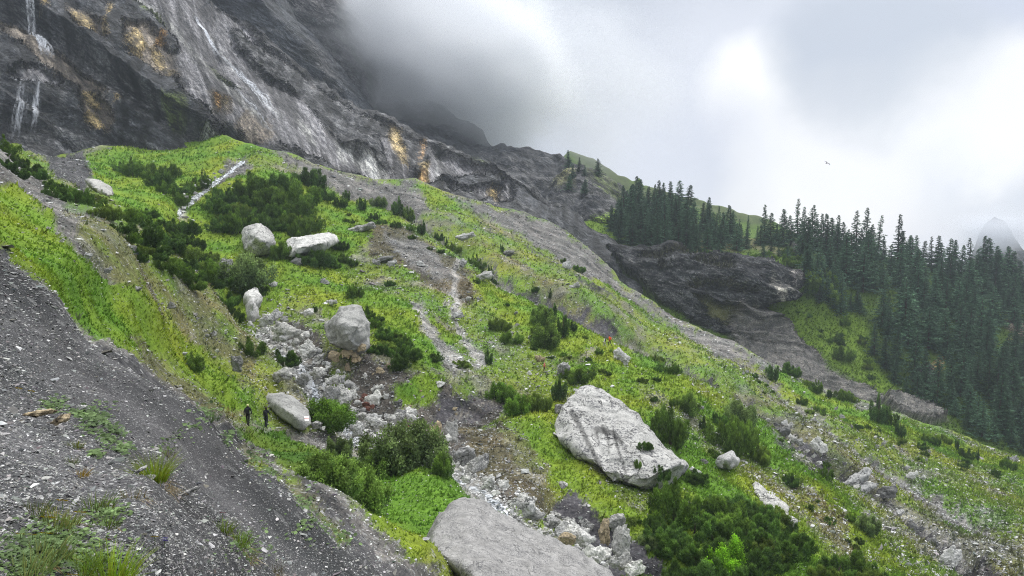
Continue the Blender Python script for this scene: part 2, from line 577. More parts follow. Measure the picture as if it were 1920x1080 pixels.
# ================================================================== sheet A: the near flank, the gully and the slope beyond it
A_top = pl([(-420, 205), (0, 262), (40, 285), (70, 292), (130, 288), (170, 280), (250, 276), (340, 262), (400, 248), (460, 268), (500, 280), (560, 296),
            (640, 318), (700, 338), (780, 340), (870, 366), (940, 384), (1000, 402), (1060, 432), (1105, 462), (1130, 488), (1180, 535), (1250, 580), (1320, 618),
            (1400, 655), (1470, 690), (1550, 725), (1630, 755), (1700, 778), (1800, 812), (1920, 856), (2100, 930), (2350, 1030)])
A_pts = [
    (-400, 1080, 2.0), (-400, 700, 4.5), (-400, 300, 26), (-400, 1500, 1.6), (300, 1500, 2.6), (900, 1500, 6), (1500, 1500, 22), (2300, 1500, 32),
    (0, 1080, 2.7), (200, 1080, 3.4), (400, 1080, 5.2), (600, 1080, 11.5), (760, 1080, 22),
    (0, 900, 4.2), (200, 900, 5.6), (300, 880, 6.8), (450, 950, 10.5), (600, 960, 24), (700, 1010, 27),
    (0, 750, 7.2), (200, 780, 10), (350, 800, 22), (420, 800, 42), (480, 800, 57), (450, 870, 34), (520, 880, 38),
    (0, 600, 14), (150, 650, 21), (300, 700, 38), (0, 450, 26), (0, 350, 48), (0, 285, 92), (150, 450, 38), (200, 560, 35), (300, 600, 50), (400, 690, 60),
    (400, 610, 70), (200, 400, 76), (100, 345, 92), (60, 318, 110), (150, 380, 84), (300, 470, 78), (470, 720, 63),
    (60, 292, 165), (200, 285, 190), (1180, 1080, 45), (1000, 980, 51), (880, 880, 61), (760, 780, 73), (680, 780, 70), (600, 680, 80), (500, 590, 92), (460, 560, 98),
    (345, 375, 140), (450, 300, 178), (250, 330, 165), (350, 440, 118), (200, 350, 140),
    (700, 960, 41), (620, 880, 48), (850, 1080, 33), (900, 950, 43), (800, 900, 52),
    (1000, 880, 66), (1100, 700, 102), (900, 700, 95), (750, 600, 103), (650, 500, 128), (500, 400, 146), (700, 420, 160), (600, 340, 182), (800, 380, 198),
    (900, 480, 160), (1000, 560, 140), (1143, 645, 120), (1300, 700, 117), (1100, 520, 175), (1000, 460, 200), (1200, 560, 200), (1300, 620, 192), (1400, 700, 150),
    (1300, 800, 94), (1200, 900, 72), (1300, 1000, 61), (1250, 1080, 49), (1500, 1080, 61), (1500, 900, 93), (1450, 800, 114), (1600, 800, 142), (1700, 850, 148),
    (1600, 740, 195), (1700, 950, 108), (1700, 1080, 74), (1900, 1060, 84), (1900, 900, 150), (1900, 855, 195), (1750, 790, 195), (1480, 690, 200), (2300, 1100, 110), (2300, 1030, 160),
    (940, 390, 240), (1060, 440, 235), (700, 345, 215), (560, 300, 200), (1130, 495, 225), (1250, 585, 212), (820, 350, 228),
    (950, 800, 76), (1100, 960, 58), (830, 740, 84), (700, 680, 84), (570, 800, 62),
]
A_depth = tps(A_pts)
step = 2.0
ax = np.arange(-420, 2350, step)
nyA = 560
tA = np.linspace(0, 1, nyA)
A_bot = 1400.0
# rows are closer together towards the far edge
PXa, Ta = np.meshgrid(ax, tA)
PYa = A_bot + (A_top(PXa) - A_bot) * Ta
Da = A_depth(PXa, PYa)
SA = Sheet(PXa, PYa, Da)

STREAM = [(470, 560), (505, 590), (530, 612), (560, 640), (585, 670), (612, 700), (650, 745), (690, 790), (740, 800), (800, 825), (850, 860), (900, 890), (950, 925),
          (1000, 975), (1050, 1000), (1100, 1015), (1150, 1045), (1200, 1090)]
STREAM_UP = [(455, 292), (430, 310), (405, 325), (385, 345), (362, 360), (345, 378), (348, 400), (370, 430), (400, 470), (430, 510), (460, 545)]
GULLY2 = [(740, 375), (850, 440), (950, 520), (1040, 560), (1100, 590), (1200, 640), (1330, 705), (1420, 760), (1490, 820), (1550, 865), (1640, 925), (1700, 975), (1790, 1040), (1870, 1090), (1960, 1150)]
GULLY3 = [(1000, 440), (1100, 495), (1200, 560), (1330, 640), (1450, 715), (1550, 800), (1660, 880), (1800, 960), (1950, 1060)]
ZA = [
    ('S', [(-430, 200), (0, 270), (60, 330), (130, 390), (230, 440), (330, 500), (420, 570), (480, 640), (480, 720), (400, 680), (300, 600), (180, 520), (80, 430), (-430, 380)]),
    ('o', [(100, 390), (230, 445), (330, 500), (420, 570), (480, 640), (480, 720), (420, 690), (300, 600), (200, 500)]),
    ('g', [(-430, 330), (0, 362), (60, 392), (150, 470), (215, 520), (300, 580), (370, 630), (425, 680), (470, 720), (490, 770), (470, 790), (380, 742), (300, 692), (200, 632), (100, 560), (0, 482), (-430, 430)]),
    ('o', [(250, 640), (330, 690), (420, 740), (480, 780), (440, 790), (350, 740), (250, 680)]),
    ('s', [(-430, 440), (0, 486), (60, 545), (150, 605), (230, 655), (330, 722), (440, 792), (500, 850), (600, 935), (700, 1025), (790, 1085), (900, 1400), (-430, 1400)]),
    ('S', strip([(60, 540), (150, 610), (240, 668), (330, 730), (430, 800), (500, 860), (570, 920), (640, 985), (720, 1050), (800, 1100)], 8, 22)),
    ('o', strip([(250, 620), (330, 690), (400, 760), (440, 800), (470, 860), (540, 930), (640, 1030)], 10, 18)),
    # upper meadow
    ('g', [(150, 292), (200, 286), (340, 262), (400, 245), (470, 268), (560, 300), (640, 335), (700, 380), (760, 410), (700, 440), (620, 520), (520, 560), (440, 560), (380, 500), (300, 440), (240, 400), (170, 340)]),
    ('m', [(480, 278), (560, 300), (640, 335), (700, 370), (640, 372), (540, 330), (470, 310)]),
    ('s', [(78, 290), (160, 284), (172, 335), (160, 372), (100, 340)]),
    ('g', [(430, 540), (560, 550), (620, 590), (600, 620), (700, 540), (860, 620), (840, 700), (780, 690), (700, 640), (640, 470), (560, 520)]),
    # slope across the gully
    ('S', [(500, 282), (560, 300), (700, 342), (780, 343), (870, 368), (1000, 404), (1060, 434), (1130, 490), (1180, 537), (1250, 582), (1400, 657), (1550, 727), (1700, 780), (1660, 790), (1500, 722), (1400, 690), (1300, 640), (1200, 585), (1100, 520), (1000, 460), (900, 420), (830, 392), (760, 400), (650, 365), (560, 322)]),
    ('m', [(780, 345), (835, 365), (900, 400), (1000, 455), (1090, 505), (1180, 565), (1260, 620), (1200, 625), (1100, 575), (1000, 520), (900, 455), (820, 400)]),
    ('g', [(780, 344), (830, 358), (870, 385), (850, 388), (800, 372)]),
    ('g', strip([(1090, 515), (1150, 545), (1230, 592), (1290, 632), (1340, 665)], 10, 22)),
    ('m', [(1230, 600), (1400, 672), (1550, 742), (1700, 795), (1920, 862), (2350, 1050), (2350, 1200), (1920, 940), (1700, 870), (1550, 800), (1400, 730), (1250, 660)]),
    ('g', [(1400, 672), (1550, 738), (1700, 790), (1920, 866), (2100, 950), (2100, 990), (1920, 905), (1750, 850), (1600, 790), (1460, 722)]),
    ('b', [(690, 425), (760, 430), (820, 460), (900, 520), (880, 575), (820, 540), (760, 500), (690, 480)]),
    ('S', [(720, 440), (800, 460), (860, 520), (820, 525), (740, 480)]),
    ('o', [(860, 430), (960, 500), (1100, 590), (1250, 660), (1400, 750), (1500, 830), (1620, 930), (1790, 1060), (1900, 1180), (2350, 1300), (2350, 1100), (1920, 960), (1700, 880), (1500, 780), (1300, 680), (1100, 570), (960, 480)]),
    ('m', [(1560, 800), (1750, 880), (1920, 930), (2300, 1080), (2300, 1140), (1920, 1010), (1750, 950), (1600, 860)]),
    ('o', [(1560, 830), (1700, 900), (1850, 980), (1920, 1040), (1920, 1100), (1800, 1020), (1650, 920)]),
    ('S', strip([(1600, 850), (1720, 925), (1850, 1000), (1930, 1060)], 8, 16)),
    ('g', [(870, 515), (950, 535), (1080, 590), (1180, 650), (1300, 720), (1400, 790), (1480, 860), (1560, 930), (1640, 1000), (1700, 1090), (1650, 1400), (1300, 1400), (1200, 960), (1290, 880), (1100, 710), (1000, 640), (930, 580)]),
    ('m', [(1180, 680), (1270, 740), (1400, 840), (1560, 960), (1680, 1080), (1600, 1080), (1480, 960), (1350, 860), (1200, 740)]),
    ('g', strip([(1180, 690), (1300, 760), (1420, 800), (1500, 880), (1570, 950), (1620, 1030)], 26, 26)),
    ('o', [(1480, 910), (1560, 960), (1640, 1080), (1600, 1080), (1530, 990)]),
    ('l', strip([(775, 565), (800, 620), (830, 660), (862, 700)], 16, 34)),
    ('l', strip([(855, 590), (875, 640), (905, 690)], 10, 30)),
    ('l', strip([(862, 480), (850, 540), (858, 590)], 14, 22)),
    ('S', strip(GULLY2, 10, 22)),
    ('k', strip([(960, 515), (1050, 560), (1110, 588), (1165, 612)], 6, 15)),
    ('k', strip([(1200, 640), (1255, 665), (1350, 718), (1420, 765), (1490, 822), (1560, 872), (1640, 926)], 14, 30)),
    ('k', strip([(1430, 800), (1480, 850), (1550, 905)], 6, 10)),
    ('k', strip([(1560, 885), (1650, 935), (1700, 975), (1790, 1045), (1870, 1095)], 20, 44)),
    ('l', strip([(1460, 800), (1520, 850), (1600, 905), (1680, 950)], 4, 6)),
    ('l', strip([(1690, 950), (1760, 1000), (1840, 1070)], 4, 8)),
    ('S', strip(GULLY3, 8, 16)),
    ('k', strip([(740, 392), (800, 425), (870, 460), (930, 500)], 8, 12)),
    ('k', strip([(900, 415), (1000, 470), (1100, 530), (1160, 565)], 5, 9)),
    # gully floor
    ('G', [(440, 815), (520, 800), (600, 842), (700, 850), (850, 895), (930, 945), (900, 1000), (800, 1040), (770, 1066), (700, 1012), (600, 925), (500, 842)]),
    ('g', [(740, 900), (870, 910), (920, 950), (830, 1010), (790, 1050), (760, 1060), (660, 990), (700, 930)]),
    ('e', [(655, 690), (690, 655), (740, 690), (800, 705), (870, 735), (950, 722), (975, 735), (880, 800), (960, 850), (1000, 920), (960, 930), (900, 880), (800, 840), (740, 790), (680, 745)]),
    ('k', [(820, 738), (900, 730), (960, 735), (880, 765), (830, 775)]),
    ('b', [(860, 790), (940, 790), (1010, 850), (1060, 930), (1020, 960), (960, 900), (900, 860)]),
    ('g', [(960, 740), (1040, 740), (1060, 800), (1110, 880), (1180, 950), (1240, 1010), (1220, 1040), (1140, 970), (1050, 900), (990, 830), (950, 780)]),
    ('o', [(930, 800), (990, 830), (1050, 905), (1100, 960), (1060, 960), (1000, 900)]),
    ('k', [(1045, 915), (1075, 905), (1115, 935), (1180, 985), (1260, 1040), (1330, 1100), (1250, 1110), (1170, 1030), (1090, 985), (1050, 950)]),
    ('w', [(490, 575), (530, 590), (580, 625), (615, 660), (640, 700), (700, 745), (730, 780), (820, 800), (890, 850), (960, 925), (1010, 955), (1060, 985), (1120, 1010), (1200, 1060), (1250, 1110), (1180, 1110), (1100, 1040), (1000, 1000), (930, 935), (850, 895), (790, 830), (670, 800), (600, 740), (560, 680), (500, 620)]),
    ('e', [(510, 575), (560, 585), (610, 630), (640, 690), (600, 660), (540, 600)]),
    ('g', [(740, 715), (800, 705), (830, 720), (820, 740), (760, 738)]),
    ('S', [(560, 795), (640, 800), (700, 835), (680, 850), (600, 830), (520, 800)]),
    ('G', [(430, 795), (470, 800), (540, 800), (600, 850), (560, 880), (480, 840)]),
    ('w', strip(STREAM_UP[:7], 9, 13)),
    ('S', strip([(400, 330), (430, 318), (470, 296)], 20, 30)),
    ('p', strip([(330, 745), (400, 775), (450, 795), (520, 800), (570, 806)], 4, 8)),
    ('p', strip([(800, 790), (850, 765), (905, 742), (960, 726), (1000, 715)], 5, 4)),
    ('p', strip([(1085, 672), (1110, 660), (1122, 650)], 5, 4)),
    ('b', strip([(1020, 690), (1050, 672), (1090, 675)], 4, 5)),
]
colA, gA, sA = paint(PXa, PYa, SA.P, ZA, 'm', amp=12.0, jit=4)
# patchiness: stones lie bare in some places of the thin turf
pn = fbm(SA.P, 9.0, 4, 0.6, 77)
thin = (gA > 0.3) & (gA < 0.85)
bare = sstep(0.12, 0.5, pn) * thin * .75
colA = colA * (1 - bare[..., None]) + bare[..., None] * np.array((0.17, 0.165, 0.14))
gA = gA * (1 - 0.7 * bare)
lush = sstep(0.0, 0.5, -pn) * thin
colA = colA * (1 - 0.7 * lush[..., None]) + 0.7 * lush[..., None] * np.array(CLS['g'][0])
# turf hue varies
hv = fbm(SA.P, 14.0, 4, 0.6, 99)[..., None] * gA[..., None]
colA = colA * (1 + np.clip(hv, -.3, .6) * np.array((0.8, 0.25, 0.1)))
# the fall-line banding of the shale
spA = SA.spacing()
N = SA.normals()
Q = SA.P
fall = np.stack([Q[..., 0] * 0.18 + Q[..., 2] * -0.16, Q[..., 1] * 0.75 + Q[..., 0] * 0.5 + Q[..., 2] * 0.3, Q[..., 2] * 0.1], -1)
bandn = fbm(fall, 2.2, 4, 0.6, 55)
bare_g = np.clip(1 - gA * 1.6, 0, 1)
colA = colA * (1 + bare_g * bandn * 0.9)[..., None]
disp = rough_fbm(Q, spA, (24, 12, 6, 3, 1.5, .75, .37, .18, .09, .045), (1.6, .9, .5, .28, .17, .1, .055, .03, .017, .01), 5) * sstep(0, 30, SA.D) * 1.0
disp = disp + rough_fbm(Q, spA, (.75, .37, .18, .09, .045), (.05, .035, .025, .017, .01), 8) * (1 - sstep(0, 30, SA.D))
disp = disp + rough_fbm(fall, spA, (4, 2, 1, .5, .25), (.5, .3, .2, .12, .06), 15) * bare_g * sstep(2, 40, SA.D)
# channels: the stream bed and the dry gullies are cut into the flank
for line, wpx, dep in ((STREAM, 46, 2.2), (STREAM_UP, 24, 1.6), (GULLY2, 17, 3.4), (GULLY3, 16, 1.4), ([(620, 690), (700, 720), (800, 760), (900, 760), (1000, 725)], 45, 2.0),
                       ([(1050, 925), (1110, 960), (1180, 1010), (1280, 1080)], 40, 2.0)):
    d, _, _ = dist_poly(PXa, PYa, line)
    disp = disp - dep * np.exp(-(d / wpx) ** 2 * 1.6)
disp = disp * (1 - 0.75 * np.exp(-((PXa - 470) / 60) ** 2 - ((PYa - 800) / 25) ** 2))
SA.P = SA.P + N * disp[..., None]
# far edge rolls over into the ground behind it
back = []
Pt = SA.P[-1]
for k in range(1, 7):
    d_ = ray(PXa[-1], PYa[-1]); d_[:, 2] = 0
    d_ /= np.linalg.norm(d_, axis=1)[:, None]
    back.append(Pt + d_ * (k ** 1.6 * 2.0) + np.array((0, 0, -1.0)) * (k ** 1.7 * 1.1) * 1.0)
VA = np.concatenate([SA.P] + [b[None] for b in back], 0)
ext = lambda a: np.concatenate([a, np.repeat(a[-1:], 6, 0)], 0)
MG = mat_ground()
meA = mesh_np('terrain', VA, gridfaces(VA.shape[0], VA.shape[1]), ext(colA), [MG], True,
              {'g': ext(gA), 'near': ext(1 - sstep(8, 26, SA.D)), 'st': ext(sA)})
terrain = link('terrain', meA, kind='structure', label='steep scree and turf flank cut by a stony gully')


def surfA(px, py):
    """point and normal of the flank under a pixel of the photograph"""
    i = np.clip((np.asarray(px, float) - ax[0]) / step, 0, len(ax) - 1.001)
    tt = np.clip((A_bot - np.asarray(py, float)) / (A_bot - A_top(px)), 0, 1) * (nyA - 1)
    tt = np.minimum(tt, nyA - 1.001)
    i0 = i.astype(int) if hasattr(i, 'astype') else int(i); j0 = tt.astype(int) if hasattr(tt, 'astype') else int(tt)
    fi = (i - i0)[..., None]; fj = (tt - j0)[..., None]
    P = SA.P
    return (P[j0, i0] * (1 - fi) + P[j0, i0 + 1] * fi) * (1 - fj) + (P[j0 + 1, i0] * (1 - fi) + P[j0 + 1, i0 + 1] * fi) * fj


def valA(arr, px, py):
    i = np.clip(((np.asarray(px, float) - ax[0]) / step), 0, len(ax) - 1).astype(int)
    tt = (np.clip((A_bot - np.asarray(py, float)) / (A_bot - A_top(px)), 0, 1) * (nyA - 1)).astype(int)
    return arr[tt, i]


# ================================================================== rock relief shared by the cliffs
def bed_relief(P, sp, warp=5.0, amp=1.0, tilt=0.62, seed=3):
    """ledges along tilted beds: displacement towards the viewer"""
    wv = fbm(P, 40.0, 3, 0.5, seed) * warp
    s = (P[..., 0] * 0.53 + P[..., 2] * 0.85) + wv
    o = 0
    for k, (per, a) in enumerate(((19.0, 2.6), (7.3, 1.3), (2.9, 0.6), (1.3, 0.3))):
        ph = s / per + fbm(P, per * 3, 2, 0.5, seed + 9 + k) * 0.7
        f = ph - np.floor(ph)
        saw = np.where(f < 0.82, f / 0.82, (1 - f) / 0.18)   # bulges upwards then cuts back under
        strength = 0.35 + 1.1 * sstep(-0.3, 0.4, fbm(P, per * 5, 2, 0.5, seed + 40 + k))
        o = o - a * saw * strength * sstep(1.2, 3.0, per * 0.25 / sp)
    return -o * amp


def bed_seam_shade(P, warp=5.0, seed=3):
    """shade of the ledges painted into the colour as dark partings between beds"""
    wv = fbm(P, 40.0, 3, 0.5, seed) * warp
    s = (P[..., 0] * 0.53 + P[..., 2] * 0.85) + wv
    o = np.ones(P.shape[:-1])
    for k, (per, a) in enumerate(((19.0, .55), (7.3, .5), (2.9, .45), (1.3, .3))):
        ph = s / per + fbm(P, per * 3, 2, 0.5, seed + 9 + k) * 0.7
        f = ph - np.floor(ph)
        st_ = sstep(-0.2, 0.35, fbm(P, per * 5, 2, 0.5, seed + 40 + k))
        o = o * (1 - a * st_ * sstep(.78, .88, f)) * (1 + .35 * a * st_ * sstep(.5, .74, f) * (f < .8))  # undercut darkened, bulge lightened: painted in place of faint relief shading
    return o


def chunk_relief(P, sp, amp=1.0, seed=60):
    return amp * rough_fbm(P, sp, (50, 22, 10, 5, 2.5, 1.2, .6), (5, 3.0, 1.7, 1.0, .55, .3, .16), seed)


# ================================================================== sheet B: the great limestone wall
B_topc = pl([(-420, -230), (180, -190), (330, -75), (400, 20), (470, 62), (560, 132), (620, 172), (680, 212), (750, 238), (800, 268), (850, 298), (900, 320), (960, 345), (1010, 366),
             (1050, 385), (1090, 410), (1130, 440), (1230, 520)])
B_pts = [(-400, 500, 170), (-400, 100, 190), (-400, -250, 235), (0, 290, 186), (0, 150, 196), (0, 0, 222), (0, -230, 262), (200, 285, 205), (200, 150, 216), (200, 0, 243), (200, -180, 285),
         (350, 265, 208), (440, 290, 214), (350, 100, 240), (350, -60, 285), (500, 290, 214), (480, 100, 262), (560, 305, 222), (560, 150, 280), (700, 345, 232), (640, 250, 262), (690, 220, 290),
         (780, 340, 238), (800, 275, 285), (870, 375, 248), (880, 315, 285), (1000, 410, 262), (1000, 370, 290), (1100, 480, 262), (1120, 440, 288), (700, 500, 205), (300, 450, 180), (1100, 620, 230), (1230, 560, 250)]
B_depth = tps(B_pts)
bxs = np.arange(-420, 1200, 1.6)
nyB = 420
PXb, Tb = np.meshgrid(bxs, np.linspace(0, 1, nyB))
botb = A_top(PXb) + 55
PYb = botb + (np.minimum(B_topc(PXb), botb - 12) - botb) * Tb
SB = Sheet(PXb, PYb, B_depth(PXb, PYb))
OVER = [(-420, -120), (0, 18), (75, 48), (130, 88), (200, 138), (260, 178), (330, 225), (400, 268), (450, 296)]
d, s_, _ = dist_poly(PXb, PYb, OVER)
sd_ = d * np.where(s_ > 0, 1, -1)          # sign: + above the overhang line
EDGE = [(215, -10), (270, 45), (330, 110), (380, 170), (430, 240), (480, 292), (500, 340)]
d2, s2, _ = dist_poly(PXb, PYb, EDGE)
ZB = [
    ('md', [(-430, -300), (600, -300), (1300, 600), (-430, 600)]),
    ('dk', [(-430, -260), (200, -260), (330, 105), (430, 235), (450, 300), (330, 225), (130, 88), (0, 10), (-430, -120)]),
    ('md', [(-430, 20), (0, 40), (130, 100), (230, 180), (330, 250), (430, 300), (-430, 320)]),
    ('br', [(0, 40), (60, 60), (110, 100), (170, 140), (210, 180), (150, 170), (80, 130), (0, 80)]),
    ('dk', [(0, 70), (40, 90), (80, 130), (110, 190), (140, 240), (0, 250)]),
    ('lt', [(10, 140), (60, 128), (110, 150), (120, 165), (60, 160), (20, 152)]),
    ('dk', [(120, 160), (230, 200), (330, 260), (340, 285), (200, 270), (130, 230)]),
    ('mo', [(305, 205), (345, 215), (350, 235), (320, 232)]),
    ('lt', [(340, 100), (400, 170), (440, 200), (450, 260), (420, 250), (395, 245), (340, 200), (320, 130)]),
    # the smooth slabs
    ('lt', [(200, -260), (330, -120), (400, 10), (560, 145), (680, 222), (750, 248), (850, 305), (960, 350), (1050, 390), (1080, 420), (1000, 400), (940, 385), (870, 378), (820, 350), (700, 350), (560, 310), (500, 292), (430, 230), (330, 105), (250, 20)]),
    ('md', [(430, 60), (560, 150), (680, 225), (760, 262), (700, 262), (600, 220), (500, 160), (440, 100)]),
    ('md', [(560, 190), (700, 270), (740, 330), (690, 320), (600, 250)]),
    ('br', [(455, 225), (480, 235), (505, 245), (510, 285), (470, 285), (440, 255)]),
    ('LT', strip([(225, -20), (262, 15), (300, 62), (350, 100), (400, 165), (440, 205), (480, 240), (500, 262)], 11, 5)),
    ('LT', strip([(250, -10), (300, 45), (360, 110), (420, 180), (470, 235), (505, 265)], 7, 6)),
    ('mo', strip([(205, -12), (240, 20), (285, 48), (310, 75)], 7, 5)),
    ('mo', strip([(390, 140), (415, 165), (445, 185)], 5, 5)),
    ('LT', strip([(380, 60), (420, 120), (470, 175), (500, 215), (520, 240)], 3, 4)),
    ('LT', [(545, 225), (570, 250), (590, 290), (575, 292), (560, 262)]),
    ('LT', [(640, 280), (700, 300), (730, 335), (700, 335), (660, 310)]),
    ('LT', [(620, 270), (640, 285), (655, 320), (640, 310)]),
    ('yl', [(725, 246), (745, 250), (760, 285), (768, 318), (752, 312), (735, 280)]),
    ('md', [(750, 255), (800, 282), (800, 330), (775, 322)]),
    ('yl', [(785, 300), (802, 305), (806, 345), (788, 342)]),
    ('or', [(788, 268), (792, 268), (793, 292), (789, 292)]),
    ('or', [(790, 315), (798, 318), (800, 340), (792, 338)]),
    ('LT', strip([(818, 285), (822, 310), (818, 340)], 4, 5)),
    ('lt', [(830, 290), (870, 320), (960, 350), (940, 375), (880, 370), (830, 340)]),
    ('dk', [(820, 338), (880, 336), (930, 352), (940, 365), (880, 352), (830, 350)]),
    ('yl', [(912, 362), (935, 375), (930, 388), (915, 380)]),
    ('dk', [(960, 355), (1060, 395), (1130, 445), (1200, 520), (1200, 600), (1000, 560), (1000, 420), (960, 390)]),
    # yellow stains of the upper wall
    ('br', [(125, 35), (160, 40), (195, 70), (200, 110), (160, 95), (130, 75)]), ('br', [(225, 60), (270, 65), (325, 120), (340, 170), (300, 165), (240, 125)]), ('br', [(145, 165), (190, 180), (215, 215), (210, 250), (170, 240), (150, 205)]), ('br', [(385, 195), (425, 200), (430, 235), (390, 235)]),
    ('yl', [(20, 0), (30, 2), (45, 22), (44, 26), (26, 14)]), ('yl', [(0, 0), (50, 0), (52, 14), (44, 10)]),
    ('yl', [(70, 35), (95, 25), (92, 48), (80, 46)]),
    ('yl', [(137, 46), (152, 50), (168, 58), (180, 92), (160, 82), (142, 74), (136, 66)]),
    ('yl', [(198, 52), (206, 28), (210, 34), (202, 56)]),
    ('yl', [(193, 62), (199, 64), (198, 102), (192, 98)]),
    ('yl', [(250, 72), (258, 74), (262, 90), (272, 108), (264, 136), (250, 128), (232, 112), (240, 92)]),
    ('or', [(296, 92), (304, 88), (304, 110), (294, 114)]),
    ('yl', [(282, 115), (300, 125), (312, 155), (300, 158), (288, 138)]),
    ('yl', [(316, 152), (328, 158), (326, 168), (318, 164)]),
    ('yl', [(155, 175), (178, 180), (190, 205), (175, 200), (160, 192)]), ('yl', [(160, 205), (185, 225), (198, 245), (178, 240), (162, 225)]),
    ('yl', [(216, 186), (228, 188), (225, 200), (216, 198)]),
    ('or', [(395, 206), (404, 208), (404, 230), (396, 226)]), ('yl', [(412, 206), (418, 208), (417, 222), (412, 220)]),
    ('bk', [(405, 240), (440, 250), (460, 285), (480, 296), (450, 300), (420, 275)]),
    ('LT', [(375, 250), (400, 255), (408, 268), (385, 264)]),
    ('mo', [(880, 304), (900, 312), (918, 322), (900, 322), (885, 314)]),
]
colB, gB, sB = paint(PXb, PYb, SB.P, ZB, 'md', amp=5.0)
spB = SB.spacing()
Nb = SB.normals()
smooth_slab = sstep(0.25, 0.12, sB)
rel = bed_relief(SB.P, spB, 5, 1.0) * (1 - 0.75 * smooth_slab)
rel = rel + chunk_relief(SB.P, spB, 0.55)
# flutes that run down the slabs (water runs down them)
fl = np.stack([SB.P[..., 0] + SB.P[..., 2] * 0.62, SB.P[..., 1] * 0.1, SB.P[..., 2] * 0.05 - SB.P[..., 0] * 0.03], -1)
rel = rel + smooth_slab * rough_fbm(fl, spB * 0.7, (9, 4.5, 2.2, 1.1), (1.6, 1.1, .7, .4), 21)
jt = np.stack([SB.P[..., 0] + .15 * SB.P[..., 2], SB.P[..., 1] * .2, SB.P[..., 2] * .12], -1)
rel = rel + (1 - smooth_slab) * sstep(0, 12, sd_) * rough_fbm(jt, spB * .7, (14, 7, 3.5, 1.8), (2.6, 1.8, 1.1, .6), 210)
rel = rel + 5.5 * sstep(-2, 5, sd_) * (1 - sstep(30, 190, sd_)) - 3.5 * sstep(2, -6, sd_) * sstep(-34, -12, sd_)
cave = np.exp(-((PXb - 435) / 32) ** 2 - ((PYb - 278 - (PXb - 435) * 0.5) / 14) ** 2)
rel = rel - 9 * cave
rel = rel - 4 * np.exp(-((PXb - 775) / 30) ** 2 - ((PYb - 333) / 9) ** 2)
SB.P = SB.P + Nb * rel[..., None]
# slabs carry long pale water streaks, the wall above has dark seepage
stk = fbm(fl * np.array((1, 1, 1)), 3.2, 4, 0.62, 33)
colB = colB * (1 + smooth_slab * np.clip(stk * 1.9, -0.55, 1.3))[..., None]
vs = np.stack([SB.P[..., 0], SB.P[..., 1] * 0.2, SB.P[..., 2] * 0.08], -1)
seep = fbm(vs, 4.0, 4, 0.6, 44)
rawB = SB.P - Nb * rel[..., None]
colB = colB * (1 - (1 - .55 * smooth_slab) * (1 - bed_seam_shade(rawB)))[..., None]
colB = colB * (1 - (1 - smooth_slab) * np.clip(seep * 1.4, -0.6, 0.8))[..., None]
back = []
Pt = SB.P[-1]
for k in range(1, 6):
    back.append(Pt + np.array((-0.1, 1.0, 0.05)) * (k ** 1.5 * 4) - np.array((0, 0, 1)) * k ** 2 * 1.0)
VB = np.concatenate([SB.P] + [b[None] for b in back], 0)
e5 = lambda a: np.concatenate([a, np.repeat(a[-1:], 5, 0)], 0)
MC = mat_cliff()
meB = mesh_np('cliff', VB, gridfaces(*VB.shape[:2]), e5(colB), [MC], True, {'slab': e5(smooth_slab)})
cliff = link('cliff', meB, kind='structure', label='streaked grey limestone wall with ochre stains')


def surfB(px, py):
    i = int(np.clip((px - bxs[0]) / 1.6, 0, len(bxs) - 1))
    b = float(A_top(px)) + 55
    tp = min(float(B_topc(px)), b - 12)
    j = int(np.clip((b - py) / (b - tp), 0, 1) * (nyB - 1))
    return SB.P[j, i]


# ================================================================== sheets C: the dark wall behind and the misty one beyond
def wall_rows(name, left, right, top, bot, pts, zones, default, relief, roll, label, nx=260, ny=200, amp=6.0):
    f = tps(pts)
    ys = np.linspace(bot, top, ny)
    L, Rr = left(ys), right(ys)
    u = np.linspace(0, 1, nx)
    PY = np.repeat(ys[:, None], nx, 1)
    PX = L[:, None] + (Rr - L)[:, None] * u[None]
    D = f(PX, PY)
    edge = (Rr[:, None] - PX)
    S_ = Sheet(PX, PY, D)
    c, g, s = paint(PX, PY, S_.P, zones, default, amp)
    sp = S_.spacing(); N_ = S_.normals()
    c = c * bed_seam_shade(S_.P, 7, 13 if name == 'rock_wall' else 17)[..., None]
    S_.P = S_.P + N_ * relief(S_.P, sp)[..., None]
    # the right-hand edge turns away into the mountain
    q = np.clip(1 - edge / roll, 0, 1)
    S_.P[..., 1] += q ** 3 * 26
    V = [S_.P]
    last = S_.P[:, -1]
    cols = [c]
    for k in range(1, 7):
        nxt = last + np.array((k * 0.6 - k * k * 0.5, k ** 1.4 * 8, 0))
        V.append(nxt[:, None]); cols.append(c[:, -1:])
    V = np.concatenate(V, 1); c = np.concatenate(cols, 1)
    me = mesh_np(name, V, gridfaces(*V.shape[:2]), c, [MC])
    return link(name, me, kind='structure', label=label)


